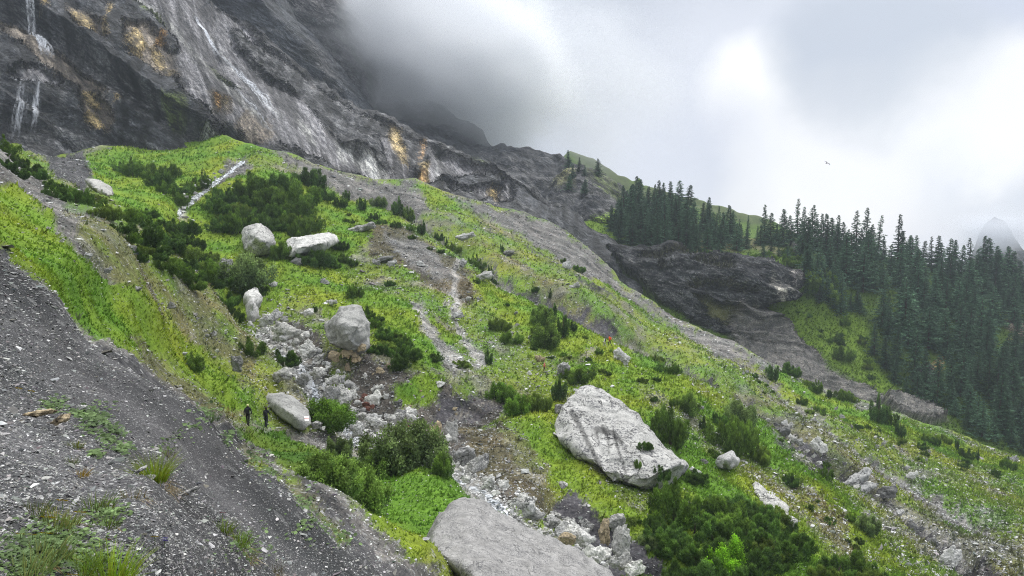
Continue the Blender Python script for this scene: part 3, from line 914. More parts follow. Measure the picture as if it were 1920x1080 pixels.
wall_rows('rock_wall', pl([(-250, 150), (0, 300), (260, 560)]), pl([(-250, 420), (-100, 450), (0, 508), (40, 548), (90, 598), (140, 640), (180, 668), (215, 684), (270, 700)]), -250, 268,
          [(150, -250, 300), (420, -250, 330), (300, 0, 318), (500, 0, 345), (400, 100, 322), (600, 100, 350), (560, 260, 326), (690, 260, 352), (400, 260, 310)],
          [('bl', [(0, -300), (900, -300), (900, 400), (0, 400)]), ('md', [(540, 140), (620, 150), (640, 190), (600, 185)]), ('mo', [(330, 5), (350, 0), (352, 20), (338, 30)]),
           ('md', [(560, 60), (600, 90), (640, 150), (610, 150), (580, 110)])],
          'bl', lambda P, sp: bed_relief(P, sp, 7, 1.3, seed=13) + chunk_relief(P, sp, 0.9, 71), 40, 'dark blocky rock wall above the slabs')
wall_rows('distant_wall', pl([(-250, 380), (260, 600)]), pl([(-250, 560), (-100, 600), (0, 646), (30, 668), (60, 678), (90, 684), (150, 686), (200, 688), (270, 692)]), -250, 268,
          [(380, -250, 390), (560, -250, 410), (500, 0, 388), (640, 0, 410), (600, 150, 385), (690, 150, 402), (600, 260, 380), (690, 260, 398)],
          [('md', [(0, -300), (900, -300), (900, 400), (0, 400)]), ('lt', [(560, -60), (640, -20), (670, 40), (600, 50), (540, 10)])],
          'md', lambda P, sp: bed_relief(P, sp, 7, 1.0, seed=17) + chunk_relief(P, sp, 0.8, 79), 36, 'pale wall half lost in the cloud', nx=200)


MG2 = mat_ground(True)
# ================================================================== column sheets for the far slopes
def col_sheet(name, x0, x1, st, topf, botf, pts, zones, default, mat, relief, label, ny=160, amp=7.0, roll=(6, 3.0, 2.2), tune=None):
    f = tps(pts)
    xs = np.arange(x0, x1, st)
    PX, T = np.meshgrid(xs, np.linspace(0, 1, ny))
    b = botf(PX)
    PY = b + (np.minimum(topf(PX), b - 4) - b) * T
    S_ = Sheet(PX, PY, f(PX, PY))
    c, g, s = paint(PX, PY, S_.P, zones, default, amp)
    sp = S_.spacing(); N_ = S_.normals()
    S_.P = S_.P + N_ * relief(S_.P, sp, PX, PY, s, g)[..., None]
    if tune is not None:
        c = tune(S_, c, g, PX, PY)
    S_.g = g; S_.c = c
    V = [S_.P]
    n_, a_, z_ = roll
    d_ = ray(PX[-1], PY[-1]); d_[:, 2] = 0
    d_ /= np.linalg.norm(d_, axis=1)[:, None]
    for k in range(1, n_ + 1):
        V.append((S_.P[-1] + d_ * (k ** 1.6 * a_) - np.array((0, 0, 1)) * k ** 1.8 * z_)[None])
    V = np.concatenate(V, 0)
    e = lambda a: np.concatenate([a, np.repeat(a[-1:], n_, 0)], 0)
    me = mesh_np(name, V, gridfaces(*V.shape[:2]), e(c), [mat], True, {'g': e(g), 'near': e(g * 0), 'st': e(s), 'rk': e(sstep(.3, .05, g) * sstep(.9, .6, s) if mat is MG2 else g * 0)})
    o = link(name, me, kind='structure', label=label)

    def surf(px, py):
        i = int(np.clip((px - xs[0]) / st, 0, len(xs) - 1))
        bb = float(botf(px)); tp = min(float(topf(px)), bb - 4)
        j = int(np.clip((bb - py) / (bb - tp), 0, 1) * (ny - 1))
        return S_.P[j, i]
    return o, surf, S_


# D: the dark slope that climbs into the cloud, with the wooded knob at its foot
D_top = pl([(560, -60), (640, 40), (700, 120), (760, 168), (830, 215), (900, 245), (930, 262), (960, 268), (1000, 275), (1040, 283), (1062, 290), (1100, 297), (1130, 312), (1160, 335), (1190, 362), (1215, 392), (1300, 470)])
D_bot = lambda x: np.maximum(B_topc(x) + 60, 150)
_, surfD, SD = col_sheet('scree_slope', 560, 1260, 2.4, D_top, D_bot,
    [(560, -60, 520), (700, 120, 480), (900, 245, 430), (1000, 275, 400), (1060, 290, 375), (1130, 312, 362), (1190, 362, 352), (1260, 430, 330),
     (700, 300, 345), (800, 330, 335), (900, 380, 325), (1000, 430, 310), (1100, 440, 306), (1100, 380, 318), (1160, 420, 312), (1060, 340, 345), (950, 320, 370), (850, 260, 410), (1200, 560, 290), (1100, 330, 335)],
    [('dk', [(500, -100), (1300, -100), (1300, 700), (500, 700)]),
     ('md', [(860, 290), (960, 300), (1060, 330), (1150, 380), (1160, 450), (1060, 450), (960, 380)]),
     ('mo', [(880, 296), (895, 300), (905, 316), (888, 310)]),
     ('md', [(1035, 330), (1055, 305), (1100, 305), (1150, 340), (1180, 390), (1120, 400), (1060, 380)]),
     ('o', [(1035, 340), (1055, 308), (1080, 310), (1070, 345), (1050, 352)]),
     ('mo', [(1100, 295), (1150, 330), (1180, 370), (1150, 370), (1110, 330)]),
     ('lt', [(1040, 395), (1090, 400), (1130, 415), (1110, 425), (1060, 420)]),
     ('g', [(1060, 430), (1090, 412), (1160, 400), (1180, 440), (1100, 460)])],
    'dk', MC, lambda P, sp, PX, PY, s, g: chunk_relief(P, sp, 1.6, 81) + bed_relief(P, sp, 6, 0.55, seed=23), 'dark rock slope rising into the cloud')

# F: the green shoulder and the ridge behind the forest
F_top = pl([(1000, 330), (1050, 300), (1068, 286), (1110, 297), (1160, 324), (1190, 334), (1200, 331), (1207, 345), (1250, 358), (1290, 371), (1350, 388), (1390, 400), (1440, 412), (1500, 440), (1600, 480), (1920, 600), (2400, 760)])
_, surfF, SF = col_sheet('ridge', 1000, 2400, 4.0, F_top, lambda x: F_top(x) + 190,
    [(1000, 268, 560), (1200, 335, 560), (1440, 412, 540), (1920, 600, 520), (2400, 760, 500), (1000, 450, 440), (1200, 520, 430), (1440, 600, 420), (1920, 790, 400), (2400, 950, 390)],
    [('G', [(900, 200), (2500, 200), (2500, 1100), (900, 1100)]), ('h', [(1060, 280), (1110, 290), (1200, 340), (1440, 410), (1440, 430), (1200, 365), (1100, 320)]), ('md', [(1150, 350), (1230, 372), (1230, 420), (1150, 440)])],
    'o', MG2, lambda P, sp, PX, PY, s, g: chunk_relief(P, sp, 0.8, 91), 'green shoulder behind the spruces', ny=70)

# E: the forested slope on the right with the dark outcrop
E_top = pl([(940, 400), (1000, 408), (1060, 426), (1100, 418), (1140, 398), (1180, 388), (1240, 395), (1300, 418), (1400, 446), (1430, 452), (1470, 462), (1520, 466), (1560, 470), (1650, 482), (1750, 500), (1850, 530), (1920, 560), (2200, 660), (2400, 740)])
E_bot = lambda x: A_top(x) + 60
OUT = [(1128, 470), (1180, 462), (1240, 468), (1300, 472), (1360, 480), (1420, 492), (1470, 500), (1500, 512), (1505, 535), (1470, 556), (1440, 562), (1420, 585), (1395, 612), (1375, 640), (1300, 605), (1240, 570), (1190, 530), (1150, 500)]
_, surfE, SE = col_sheet('forest_slope', 940, 2400, 1.7, E_top, E_bot,
    [(940, 400, 330), (1060, 426, 300), (1140, 398, 330), (1240, 395, 345), (1400, 446, 330), (1520, 466, 322), (1650, 482, 330), (1850, 530, 330), (2200, 660, 320), (2400, 740, 310),
     (1000, 460, 262), (1130, 480, 272), (1130, 560, 248), (1240, 480, 268), (1240, 560, 240), (1300, 620, 230), (1350, 490, 262), (1350, 600, 236), (1440, 505, 256), (1440, 560, 250), (1500, 520, 262), (1500, 570, 262),
     (1420, 640, 242), (1480, 700, 228), (1550, 660, 250), (1550, 600, 266), (1600, 540, 285), (1650, 740, 232), (1700, 640, 262), (1750, 560, 292), (1750, 740, 240), (1850, 640, 270), (1850, 800, 222), (1920, 700, 262), (1920, 860, 215), (2300, 900, 230), (2300, 1080, 180)],
    [('G', [(900, 300), (2500, 300), (2500, 1200), (900, 1200)]),
     ('o', [(1280, 465), (1420, 470), (1500, 500), (1520, 490), (1440, 455), (1300, 430)]),
     ('g', [(1050, 425), (1150, 400), (1160, 440), (1120, 470), (1080, 455)]),
     ('dk', OUT),
     ('o', strip([(1240, 520), (1300, 512), (1370, 520)], 6, 4)), ('o', strip([(1200, 495), (1260, 490), (1340, 500)], 4, 7)), ('o', strip([(1290, 545), (1340, 540), (1400, 552)], 5, 4)),
     ('o', [(1270, 470), (1340, 478), (1400, 500), (1330, 505), (1290, 492)]),
     ('o', [(1300, 560), (1370, 575), (1390, 610), (1340, 600)]),
     ('LT', [(1434, 540), (1440, 520), (1452, 545), (1450, 560), (1436, 556)]), ('LT', [(1458, 525), (1466, 540), (1462, 548)]), ('lt', [(1470, 515), (1500, 516), (1503, 532), (1480, 545)]),
     ('S', [(1370, 570), (1430, 575), (1450, 600), (1500, 640), (1560, 690), (1620, 730), (1660, 770), (1500, 730), (1400, 680), (1360, 640)]),
     ('S', strip([(1450, 610), (1500, 650), (1560, 700), (1600, 725)], 10, 8)),
     ('S', [(1640, 740), (1720, 755), (1780, 790), (1750, 800), (1680, 780)]),
     ('g', [(1440, 560), (1540, 570), (1620, 600), (1640, 680), (1700, 740), (1650, 740), (1560, 680), (1480, 620), (1450, 590)]),
     ('g', [(1840, 570), (1920, 580), (1960, 620), (1900, 605), (1850, 598)]),
     ('md', [(1480, 455), (1512, 458), (1525, 470), (1500, 482), (1482, 475)]),
     ('lt', [(1490, 470), (1520, 462), (1510, 475), (1496, 480)]),
     ('md', [(1715, 690), (1740, 680), (1760, 705), (1750, 735), (1725, 720)]), ('yl', [(1745, 680), (1765, 672), (1775, 692), (1755, 700)]),
     ('br', [(1875, 600), (1920, 598), (1960, 640), (1930, 640), (1885, 618)]), ('or', [(1893, 633), (1903, 630), (1906, 645), (1898, 648)])],
    'G', MG2,
    lambda P, sp, PX, PY, s, g: chunk_relief(P, sp, 0.35, 95) + sstep(0.35, 0.05, g) * (bed_relief(np.stack([P[..., 0] * 0.35, P[..., 1], P[..., 2]], -1), sp, 5, 1.5, seed=29) + chunk_relief(P, sp, .9, 97))
        - 3 * np.exp(-((PY - 566 + (PX - 1470) * 0.28) / 9) ** 2 - ((PX - 1460) / 60) ** 2),
    'grassy slope with a dark layered outcrop', ny=340, amp=7,
    tune=lambda S_, c, g, PX, PY: c * (1 - sstep(.35, .05, g)[..., None] * (1 - bed_seam_shade(np.stack([S_.P[..., 0] * 0.35, S_.P[..., 1], S_.P[..., 2]], -1), 5, 29)[..., None])) * (.8 + .2 * sstep(.5, 0, g))[..., None])

_, _, SFP = col_sheet('far_peak', 1760, 1990, 3.0, pl([(1760, 545), (1815, 500), (1835, 440), (1848, 418), (1858, 410), (1868, 404), (1879, 413), (1898, 434), (1916, 470), (1990, 545)]), lambda x: 0 * x + 560,
    [(1760, 480, 1500), (1868, 404, 1480), (1990, 470, 1520), (1760, 560, 1400), (1990, 560, 1400), (1868, 560, 1380)],
    [('md', [(1700, 300), (2100, 300), (2100, 700), (1700, 700)])], 'md', MG2, lambda P, sp, PX, PY, s, g: chunk_relief(P, sp, 3.0, 101), 'far grey peak glimpsed through a gap in the cloud', ny=50)
# ================================================================== loose stones and boulders
THINGS = []      # (object, base label, px) for labels that must single out one thing


def rand_rot(n, rg, flat=0.0):
    """n rotation matrices; flat=1 keeps the z axis near vertical"""
    a = rg.uniform(0, 2 * np.pi, n); b = rg.normal(0, 1, n) * (1 - flat) * 1.2 + rg.normal(0, .22, n); c = rg.uniform(0, 2 * np.pi, n)
    ca, sa, cb, sb, cc, sc = np.cos(a), np.sin(a), np.cos(b), np.sin(b), np.cos(c), np.sin(c)
    Z1 = np.zeros((n, 3, 3)); Z1[:, 0, 0] = ca; Z1[:, 0, 1] = -sa; Z1[:, 1, 0] = sa; Z1[:, 1, 1] = ca; Z1[:, 2, 2] = 1
    X = np.zeros((n, 3, 3)); X[:, 0, 0] = 1; X[:, 1, 1] = cb; X[:, 1, 2] = -sb; X[:, 2, 1] = sb; X[:, 2, 2] = cb
    Z2 = np.zeros((n, 3, 3)); Z2[:, 0, 0] = cc; Z2[:, 0, 1] = -sc; Z2[:, 1, 0] = sc; Z2[:, 1, 1] = cc; Z2[:, 2, 2] = 1
    return Z1 @ X @ Z2


def hull(points):
    bm = bmesh.new()
    for p in points:
        bm.verts.new([float(q) for q in p])
    r = bmesh.ops.convex_hull(bm, input=bm.verts)
    bmesh.ops.delete(bm, geom=[e for e in r['geom_interior'] if isinstance(e, bmesh.types.BMVert)], context='VERTS')
    bmesh.ops.triangulate(bm, faces=bm.faces)
    bm.verts.ensure_lookup_table()
    V = np.array([v.co[:] for v in bm.verts]); 
    for i, v in enumerate(bm.verts):
        v.index = i
    Fc = np.array([[v.index for v in f.verts] for f in bm.faces])
    bm.free()
    return V, Fc


def scatter_mesh(shapes, pos_, size, rot, colr, squash=(1, 1, 1)):
    """merge many copies of small shapes into one vertex / face / colour set"""
    rg = np.random.default_rng(3)
    pick = rg.integers(0, len(shapes), len(pos_))
    Vs, Fs, Cs = [], [], []
    off_ = 0
    for k, (V, Fc) in enumerate(shapes):
        m = np.where(pick == k)[0]
        if not len(m):
            continue
        sz = size[m] if size.ndim == 2 else np.repeat(size[m][:, None], 3, 1)
        W = V[None] * sz[:, None, :]
        W = np.einsum('nij,nvj->nvi', rot[m], W) + pos_[m][:, None]
        Vs.append(W.reshape(-1, 3))
        Fs.append((Fc[None] + (np.arange(len(m)) * len(V))[:, None, None] + off_).reshape(-1, 3))
        Cs.append(np.repeat(colr[m], len(V), 0))
        off_ += len(m) * len(V)
    return np.concatenate(Vs), np.concatenate(Fs), np.concatenate(Cs)


_rg = np.random.default_rng(21)
PEB = []
for _ in range(10):
    p = _rg.normal(0, 1, (8, 3)); p /= np.linalg.norm(p, axis=1)[:, None]
    PEB.append(hull(p * np.array((.55, .45, .28)) * _rg.uniform(.8, 1.15, (8, 1))))


def sample_px(n, dens, x0=-60, x1=1985, y1=1140, rg=_rg):
    """n random picture points on the flank, kept with a probability that follows a ground-cover array"""
    px = rg.uniform(x0, x1, n); t = rg.uniform(0, 1, n)
    top = A_top(px) + 2
    py = top + (y1 - top) * t
    keep = rg.uniform(0, 1, n) < dens(px, py)
    return px[keep], py[keep]


MS, _t = new_mat('loose limestone')
_c = _t.n('ShaderNodeVertexColor', layer_name='col').outputs[0]
_P = pos(_t)
_nn = _t.noise(_P, 9.0, 5, 0.65)
_c = _t.mix(1.0, _c, _t.mix(_t.ramp(_nn, 0.3, 0.7), (0.65, 0.65, 0.66), (1.3, 1.3, 1.27)), 'MULTIPLY')
finish(_t, _c, 0.85, _nn, 0.5, 0.05, 0.2)

# stones over the whole flank (size grows with distance as the visible ones do)
def dens_stone(px, py):
    s = valA(sA, px, py); g = valA(gA, px, py)
    return np.clip(s * (1.15 - g * 0.5), 0, 1) * np.where(py > 1080, .6, 1)
px_, py_ = sample_px(260000, dens_stone)
P_ = surfA(px_, py_); D_ = np.linalg.norm(P_, axis=1)
g_ = valA(gA, px_, py_); s_ = valA(sA, px_, py_)
n = len(px_)
spx = np.exp(_rg.normal(0.72, 0.52, n)) * np.where(D_ < 30, 1.15, 1.0) * np.where(D_ > 120, 0.8, 1.0)
spx *= 1 + 1.6 * (_rg.uniform(0, 1, n) < 0.02)
size = np.clip(spx * D_ / F, 0.012, 1.3)
size3 = size[:, None] * np.stack([_rg.uniform(.8, 1.5, n), _rg.uniform(.7, 1.2, n), _rg.uniform(.5, 1.0, n) * np.where(D_ < 40, .7, 1.2)], 1)
lum = np.exp(_rg.normal(0.05, .55, n))
tone = np.where((s_ > .5) & (g_ < .1), .6, 1.0)
dk = valA(colA, px_, py_).sum(1) / 3
basec = np.clip(0.11 + 1.25 * dk, 0.13, 0.42)
cs = (basec * lum)[:, None] * np.array((1.0, .995, .965)) + _rg.normal(0, .008, (n, 3))
cs = np.clip(cs, .03, .62)
V_, F_, C_ = scatter_mesh(PEB, P_ + np.array((0, 0, 1)) * size[:, None] * .12, size3, rand_rot(n, _rg, .75), cs)
link('loose_stones', mesh_np('loose_stones', V_, F_, C_, [MS], False), kind='stuff', label='pale and grey stones strewn over the scree')
print('stones', n, len(F_))
# dense angular rubble of the stream bed
_L = np.array([(495, 580), (540, 620), (580, 665), (625, 710), (660, 760), (730, 790), (800, 825), (860, 870), (930, 915), (1000, 970), (1080, 1010), (1160, 1060), (1200, 1100)], float)
_seg = np.hypot(*np.diff(_L, axis=0).T); _cum = np.concatenate([[0], np.cumsum(_seg)])
_u = _rg.uniform(0, _cum[-1], 5200)
bx2 = np.interp(_u, _cum, _L[:, 0]) + _rg.normal(0, 20, len(_u)); by2 = np.interp(_u, _cum, _L[:, 1]) + _rg.normal(0, 13, len(_u))
P2 = surfA(bx2, by2); D2 = np.linalg.norm(P2, axis=1); n2 = len(bx2)
sz = np.exp(_rg.normal(1.65, .45, n2)) * D2 / F
c2_ = np.clip(.52 * np.exp(_rg.normal(0, .38, (n2, 1))) * np.array((1, .995, .975)), .06, .72)
V_, F_, C_ = scatter_mesh(PEB, P2 + np.array((0, 0, 1)) * sz[:, None] * .15, sz[:, None] * np.stack([_rg.uniform(.8, 1.5, n2), _rg.uniform(.8, 1.2, n2), _rg.uniform(1.0, 1.8, n2)], 1), rand_rot(n2, _rg, .5), c2_)
link('stream_rubble', mesh_np('stream_rubble', V_, F_, C_, [MS], False), kind='stuff', label='pale angular rubble choking the stream bed')


# ------------------------------------------------------------------ boulders
def voxel_rock(V, Fc, div, rough, seed, smooth=2, size=None):
    """hull -> even mesh -> rounded edges -> weathered relief; returns V, quads"""
    me = bpy.data.meshes.new('tmp')
    me.from_pydata([tuple(map(float, v)) for v in V], [], [tuple(map(int, f)) for f in Fc])
    o = bpy.data.objects.new('tmp', me); COL.objects.link(o)
    ext_ = (V.max(0) - V.min(0)).max() if size is None else size
    r = o.modifiers.new('r', 'REMESH'); r.mode = 'VOXEL'; r.voxel_size = ext_ / div
    s = o.modifiers.new('s', 'SMOOTH'); s.iterations = smooth; s.factor = .5
    dg = bpy.context.evaluated_depsgraph_get()
    m2 = bpy.data.meshes.new_from_object(o.evaluated_get(dg))
    bpy.data.objects.remove(o); bpy.data.meshes.remove(me)
    n_ = len(m2.vertices)
    W = np.empty(n_ * 3, np.float32); m2.vertices.foreach_get('co', W); W = W.reshape(-1, 3)
    Nn = np.empty(n_ * 3, np.float32); m2.vertices.foreach_get('normal', Nn); Nn = Nn.reshape(-1, 3)
    f4 = [tuple(p.vertices) for p in m2.polygons]
    bpy.data.meshes.remove(m2)
    f4 = np.array([f if len(f) == 4 else (*f, f[-1]) for f in f4 if len(f) in (3, 4)])
    W = W.astype(float)
    # planes of fracture: stepped relief, then weathering
    q = W / ext_
    cell = perlin(q[:, 0] * 3.1, q[:, 1] * 3.1, q[:, 2] * 3.1, seed)
    stepd = np.floor(cell * 7 + perlin(q[:, 0] * 9, q[:, 1] * 9, q[:, 2] * 9, seed + 5)) / 7
    d_ = rough * ext_ * (0.06 * stepd + 0.035 * perlin(q[:, 0] * 6, q[:, 1] * 6, q[:, 2] * 6, seed + 1)
                         + 0.02 * perlin(q[:, 0] * 14, q[:, 1] * 14, q[:, 2] * 14, seed + 2) + 0.010 * perlin(q[:, 0] * 30, q[:, 1] * 30, q[:, 2] * 30, seed + 3))
    return W + Nn * d_[:, None], f4


MB_GREY = mat_boulder('grey limestone', light=(0.47, 0.465, 0.45), lichen=.6)
MB_PALE = mat_boulder('pale limestone', light=(0.68, 0.675, 0.655), lichen=.5)
MB_DARK = mat_boulder('dark limestone', light=(0.22, 0.22, 0.215), lichen=.6)
MB_OCHRE = mat_boulder('ochre limestone', light=(0.44, 0.36, 0.24), lichen=.4, warm=.9)
MB_HERO = mat_boulder('weathered limestone', light=(0.54, 0.535, 0.52), lichen=.95, scale=.75, usecol=True)
MB_SMOOTH = mat_boulder('smooth grey limestone', light=(0.36, 0.36, 0.355), lichen=.4, scale=1.1, usecol=True, CR=.3)
MB_SLAB = mat_boulder('brown grey limestone', light=(0.47, 0.458, 0.44), lichen=.8, scale=2.2, usecol=True, CR=.3)
MATS = {'g': MB_GREY, 'p': MB_PALE, 'd': MB_DARK, 'o': MB_OCHRE}

PROTO = {}
for kind, sq in (('block', (.5, .45, .42)), ('slab', (.5, .4, .24))):
    for k in range(7):
        rg = np.random.default_rng(100 + k)
        p = rg.uniform(-1, 1, (12, 3)) if kind == 'slab' or k < 4 else rg.normal(0, 1, (16, 3))
        p /= (np.abs(p) ** 3).sum(1)[:, None] ** (1 / 3)
        p = p * np.array(sq) * rg.uniform(.8, 1.0, (len(p), 1))
        V, Fc = hull(p)
        V -= (V.max(0) + V.min(0)) / 2
        V /= (V.max(0) - V.min(0)) * np.array((1, 1, 1)) / (2 * np.array(sq))
        W, f4 = voxel_rock(V, Fc, 34, 2.0, k * 7 + 1, 0)
        for mk, mm in MATS.items():
            PROTO[(kind, k, mk)] = mesh_np('boulder', W, f4, None, [mm], True)


CAMR = cam.rotation_euler.to_matrix()


def boulder(px, py, w, h, tilt=0, mk='g', kind=None, k=None, D=None, sink=.2, name='boulder', depth=None):
    """a boulder whose picture is about w x h pixels round (px, py), resting on the flank"""
    foot = surfA(px, py + h * (.5 - sink * .6))
    D0 = float(np.dot(foot, CAMR @ Vector((0, 0, -1)))) if D is None else D
    kind = kind or ('slab' if w > 1.6 * h else 'block')
    k = random.randrange(7) if k is None else k
    o = bpy.data.objects.new(name, PROTO[(kind, k, mk)])
    COL.objects.link(o)
    W = w / F * D0; H = h / F * D0
    dep = depth if depth else (W + H) * .42 if kind == 'block' else (W * .65)
    c = at(px, py, D0 + (dep * .0))
    o.location = [float(q) for q in c]
    sx = W / 1.0; sz = H / (.84 if kind == 'block' else .48)
    M = CAMR @ Matrix.Rotation(R(-tilt), 3, 'Z')
    # local x = picture right, local z = picture up, local y = away
    M = M @ Matrix(((1, 0, 0), (0, 0, 1), (0, -1, 0)))
    o.rotation_euler = M.to_euler()
    o.scale = (sx, dep, sz)
    return o


def register(o, label, cat, px, group=None):
    THINGS.append([o, label, cat, px, group])
    return o


def hero(name, outline, Df, inner, thick, div, rough, mat, seed, colf=None, back=.55):
    """a great boulder from its outline: each outline point has its own distance, inner points stand proud, the back is closed at its real thickness"""
    pts = [at(x, y, Df(x, y)) for x, y in outline]
    c = np.mean(pts, 0)
    for x, y, D in inner:
        pts.append(at(x, y, D))
    cx = np.mean([q[0] for q in outline]); cy = np.mean([q[1] for q in outline])
    for x, y in outline:
        pts.append(at(cx + (x - cx) * back, cy + (y - cy) * back + 6, Df(x, y) + thick))
    pts = np.array(pts)
    V, Fc = hull(pts)
    cen = V.mean(0)
    W, f4 = voxel_rock(V - cen, Fc, div, rough, seed, 1)
    cols = np.ones((len(W), 3))
    # picture position of each vertex, for stains with a shape of their own
    Wc = (W + cen) @ np.array(CAMR)
    qx = 960 + F * Wc[:, 0] / -Wc[:, 2]; qy = 540 - F * Wc[:, 1] / -Wc[:, 2]
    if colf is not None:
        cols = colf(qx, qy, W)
    me = mesh_np(name, W, f4, cols, [mat], True)
    o = link(name, me, loc=cen)
    return o


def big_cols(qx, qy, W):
    c = np.ones((len(qx), 3))
    n1 = perlin(qx / 9, qy / 9, 0, 4) * 3
    for line, a, b in (([(1072, 772), (1088, 800), (1105, 835), (1122, 868), (1132, 900)], 11, 7), ([(1130, 800), (1140, 822), (1142, 850)], 9, 2), ([(1118, 812), (1124, 838)], 5, 2),
                       ([(1150, 808), (1156, 830)], 6, 2), ([(1150, 815), (1162, 850), (1174, 888)], 5, 4), ([(1175, 835), (1178, 850)], 3, 2), ([(1120, 805), (1150, 812), (1165, 830)], 12, 8)):
        d, _, t = dist_poly(qx, qy, line)
        wd = (a + (b - a) * t / (len(line) - 1)) / 2
        m = sstep(1.3, -1.3, d - wd + n1 * .35)
        c = c * (1 - .62 * m[:, None])
    # blackish underside band, part painted shade of the undercut, part weathering, and lichen at the top
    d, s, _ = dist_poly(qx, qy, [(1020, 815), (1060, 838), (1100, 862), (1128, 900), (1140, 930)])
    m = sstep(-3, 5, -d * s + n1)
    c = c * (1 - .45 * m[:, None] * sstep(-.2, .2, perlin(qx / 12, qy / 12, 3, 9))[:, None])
    return c


g1 = lambda pts: (lambda f: (lambda x, y: float(f(x, y))))(tps(pts))
BIG = [(1048, 775), (1052, 757), (1066, 747), (1080, 733), (1092, 722), (1110, 717), (1128, 723), (1150, 741), (1176, 765), (1200, 795), (1226, 820), (1262, 845), (1288, 864), (1295, 874), (1286, 886),
       (1262, 900), (1235, 930), (1212, 955), (1195, 952), (1168, 937), (1138, 922), (1105, 895), (1072, 868), (1045, 838), (1028, 826), (1026, 818)]
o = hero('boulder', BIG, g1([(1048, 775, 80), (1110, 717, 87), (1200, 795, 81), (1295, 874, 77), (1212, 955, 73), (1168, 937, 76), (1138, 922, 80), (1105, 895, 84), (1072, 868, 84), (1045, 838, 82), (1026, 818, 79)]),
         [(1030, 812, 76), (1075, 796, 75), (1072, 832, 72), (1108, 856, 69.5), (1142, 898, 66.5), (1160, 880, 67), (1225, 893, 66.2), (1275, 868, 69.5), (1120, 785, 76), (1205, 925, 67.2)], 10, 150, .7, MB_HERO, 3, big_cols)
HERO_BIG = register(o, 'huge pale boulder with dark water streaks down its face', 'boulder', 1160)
o = hero('boulder', [(858, 938), (905, 936), (950, 958), (1000, 990), (1045, 1008), (1100, 1043), (1150, 1070), (1190, 1130), (1100, 1200), (900, 1200), (852, 1130), (812, 1078), (796, 1050), (792, 1030), (822, 985)],
         g1([(858, 938, 37.5), (905, 936, 38), (1000, 990, 37), (1100, 1043, 35.5), (1190, 1130, 33.5), (1100, 1200, 31), (900, 1200, 31), (812, 1078, 33.5), (792, 1030, 33.0), (822, 985, 34.5)]),
         [(796, 1024, 30.4), (832, 1041, 29.0), (868, 1064, 27.8), (905, 1092, 26.8), (950, 1130, 26.0), (1120, 1170, 28.2)], 9, 150, .5, MB_SLAB, 8,
         lambda qx, qy, W: np.ones((len(qx), 3)) * (1 + .16 * perlin((qx * .8 + qy * .25) / 9, qy / 60, 0, 4)[:, None]))
register(o, 'broad flat-topped brown grey boulder cut by the bottom edge', 'boulder', 960)
o = hero('boulder', [(608, 628), (610, 606), (628, 588), (638, 573), (660, 566), (678, 569), (692, 588), (701, 606), (699, 628), (694, 650), (688, 661), (672, 660), (650, 655), (632, 652), (616, 646)],
         g1([(608, 628, 84), (660, 566, 88), (701, 606, 86), (688, 661, 83), (632, 652, 83)]), [(640, 610, 80.5), (672, 612, 80.5), (655, 640, 80)], 6, 80, .9, MB_SMOOTH, 12)
HB = register(o, 'rounded grey boulder perched on ochre stones above the stream', 'boulder', 655)
for a in ((625, 668, 22, 20, 20, 'o'), (650, 664, 26, 16, 0, 'o'), (668, 668, 20, 22, -10, 'o'), (652, 688, 12, 16, 5, 'o'), (676, 652, 24, 16, 0, 'o')):
    register(boulder(*a[:5], mk=a[5], D=82.5), 'ochre stone under the perched grey boulder', 'stone', a[0], 'ochre stones under the perched boulder')
o = hero('boulder', [(490, 742), (498, 732), (520, 734), (545, 742), (565, 755), (580, 768), (586, 783), (582, 796), (570, 805), (555, 804), (540, 794), (520, 778), (502, 760)],
         g1([(490, 742, 66.5), (545, 742, 66), (586, 783, 63.5), (560, 805, 61), (510, 768, 64)]), [(530, 764, 62.3), (560, 785, 60.6)], 3, 60, .35, MB_SMOOTH, 16)
HIKB = register(o, 'smooth grey boulder with a painted trail mark beside the path', 'boulder', 540)
o = hero('boulder', [(454, 452), (458, 434), (468, 424), (482, 421), (502, 429), (516, 440), (518, 460), (505, 476), (478, 478), (458, 470)],
         g1([(454, 452, 125), (482, 421, 129), (518, 460, 126), (478, 478, 122)]), [(480, 445, 119.5), (500, 455, 119.5)], 5, 50, .9, MB_HERO, 19)
register(o, 'upright pale boulder with a dark face among the dwarf pines', 'boulder', 486)
o = hero('boulder', [(534, 458), (552, 447), (580, 441), (610, 433), (624, 438), (634, 453), (618, 462), (590, 466), (560, 474), (542, 484), (536, 470)],
         g1([(534, 458, 128), (610, 433, 136), (634, 453, 132), (560, 474, 125)]), [(560, 462, 122.5), (600, 456, 125)], 5, 60, .9, MB_PALE, 22)
register(o, 'long cracked cream slab with a pine in front of it', 'boulder', 585)
o = hero('boulder', [(108, 445), (120, 431), (140, 433), (154, 441), (152, 458), (143, 476), (134, 472), (122, 458)],
         g1([(108, 445, 54), (154, 441, 58), (138, 475, 50)]), [(132, 448, 50)], 2, 40, .5, MB_GREY, 25)
register(o, 'lone angular grey boulder on the left grass slope', 'boulder', 130)
o = hero('boulder', [(160, 336), (182, 337), (202, 349), (217, 364), (212, 373), (192, 368), (170, 352)], g1([(160, 336, 96), (217, 364, 98), (180, 365, 88)]), [(190, 355, 88)], 4, 40, .7, MB_GREY, 27)
register(o, 'long grey boulder at the edge of the upper meadow', 'boulder', 188)
o = hero('boulder', [(456, 560), (464, 543), (480, 537), (489, 552), (488, 580), (478, 604), (466, 606), (462, 585)], g1([(456, 560, 95), (480, 537, 99), (472, 604, 91)]), [(475, 570, 90)], 3, 44, 1.0, MB_PALE, 30)
register(o, 'split white boulder with a rusty foot at the head of the stones', 'boulder', 472)
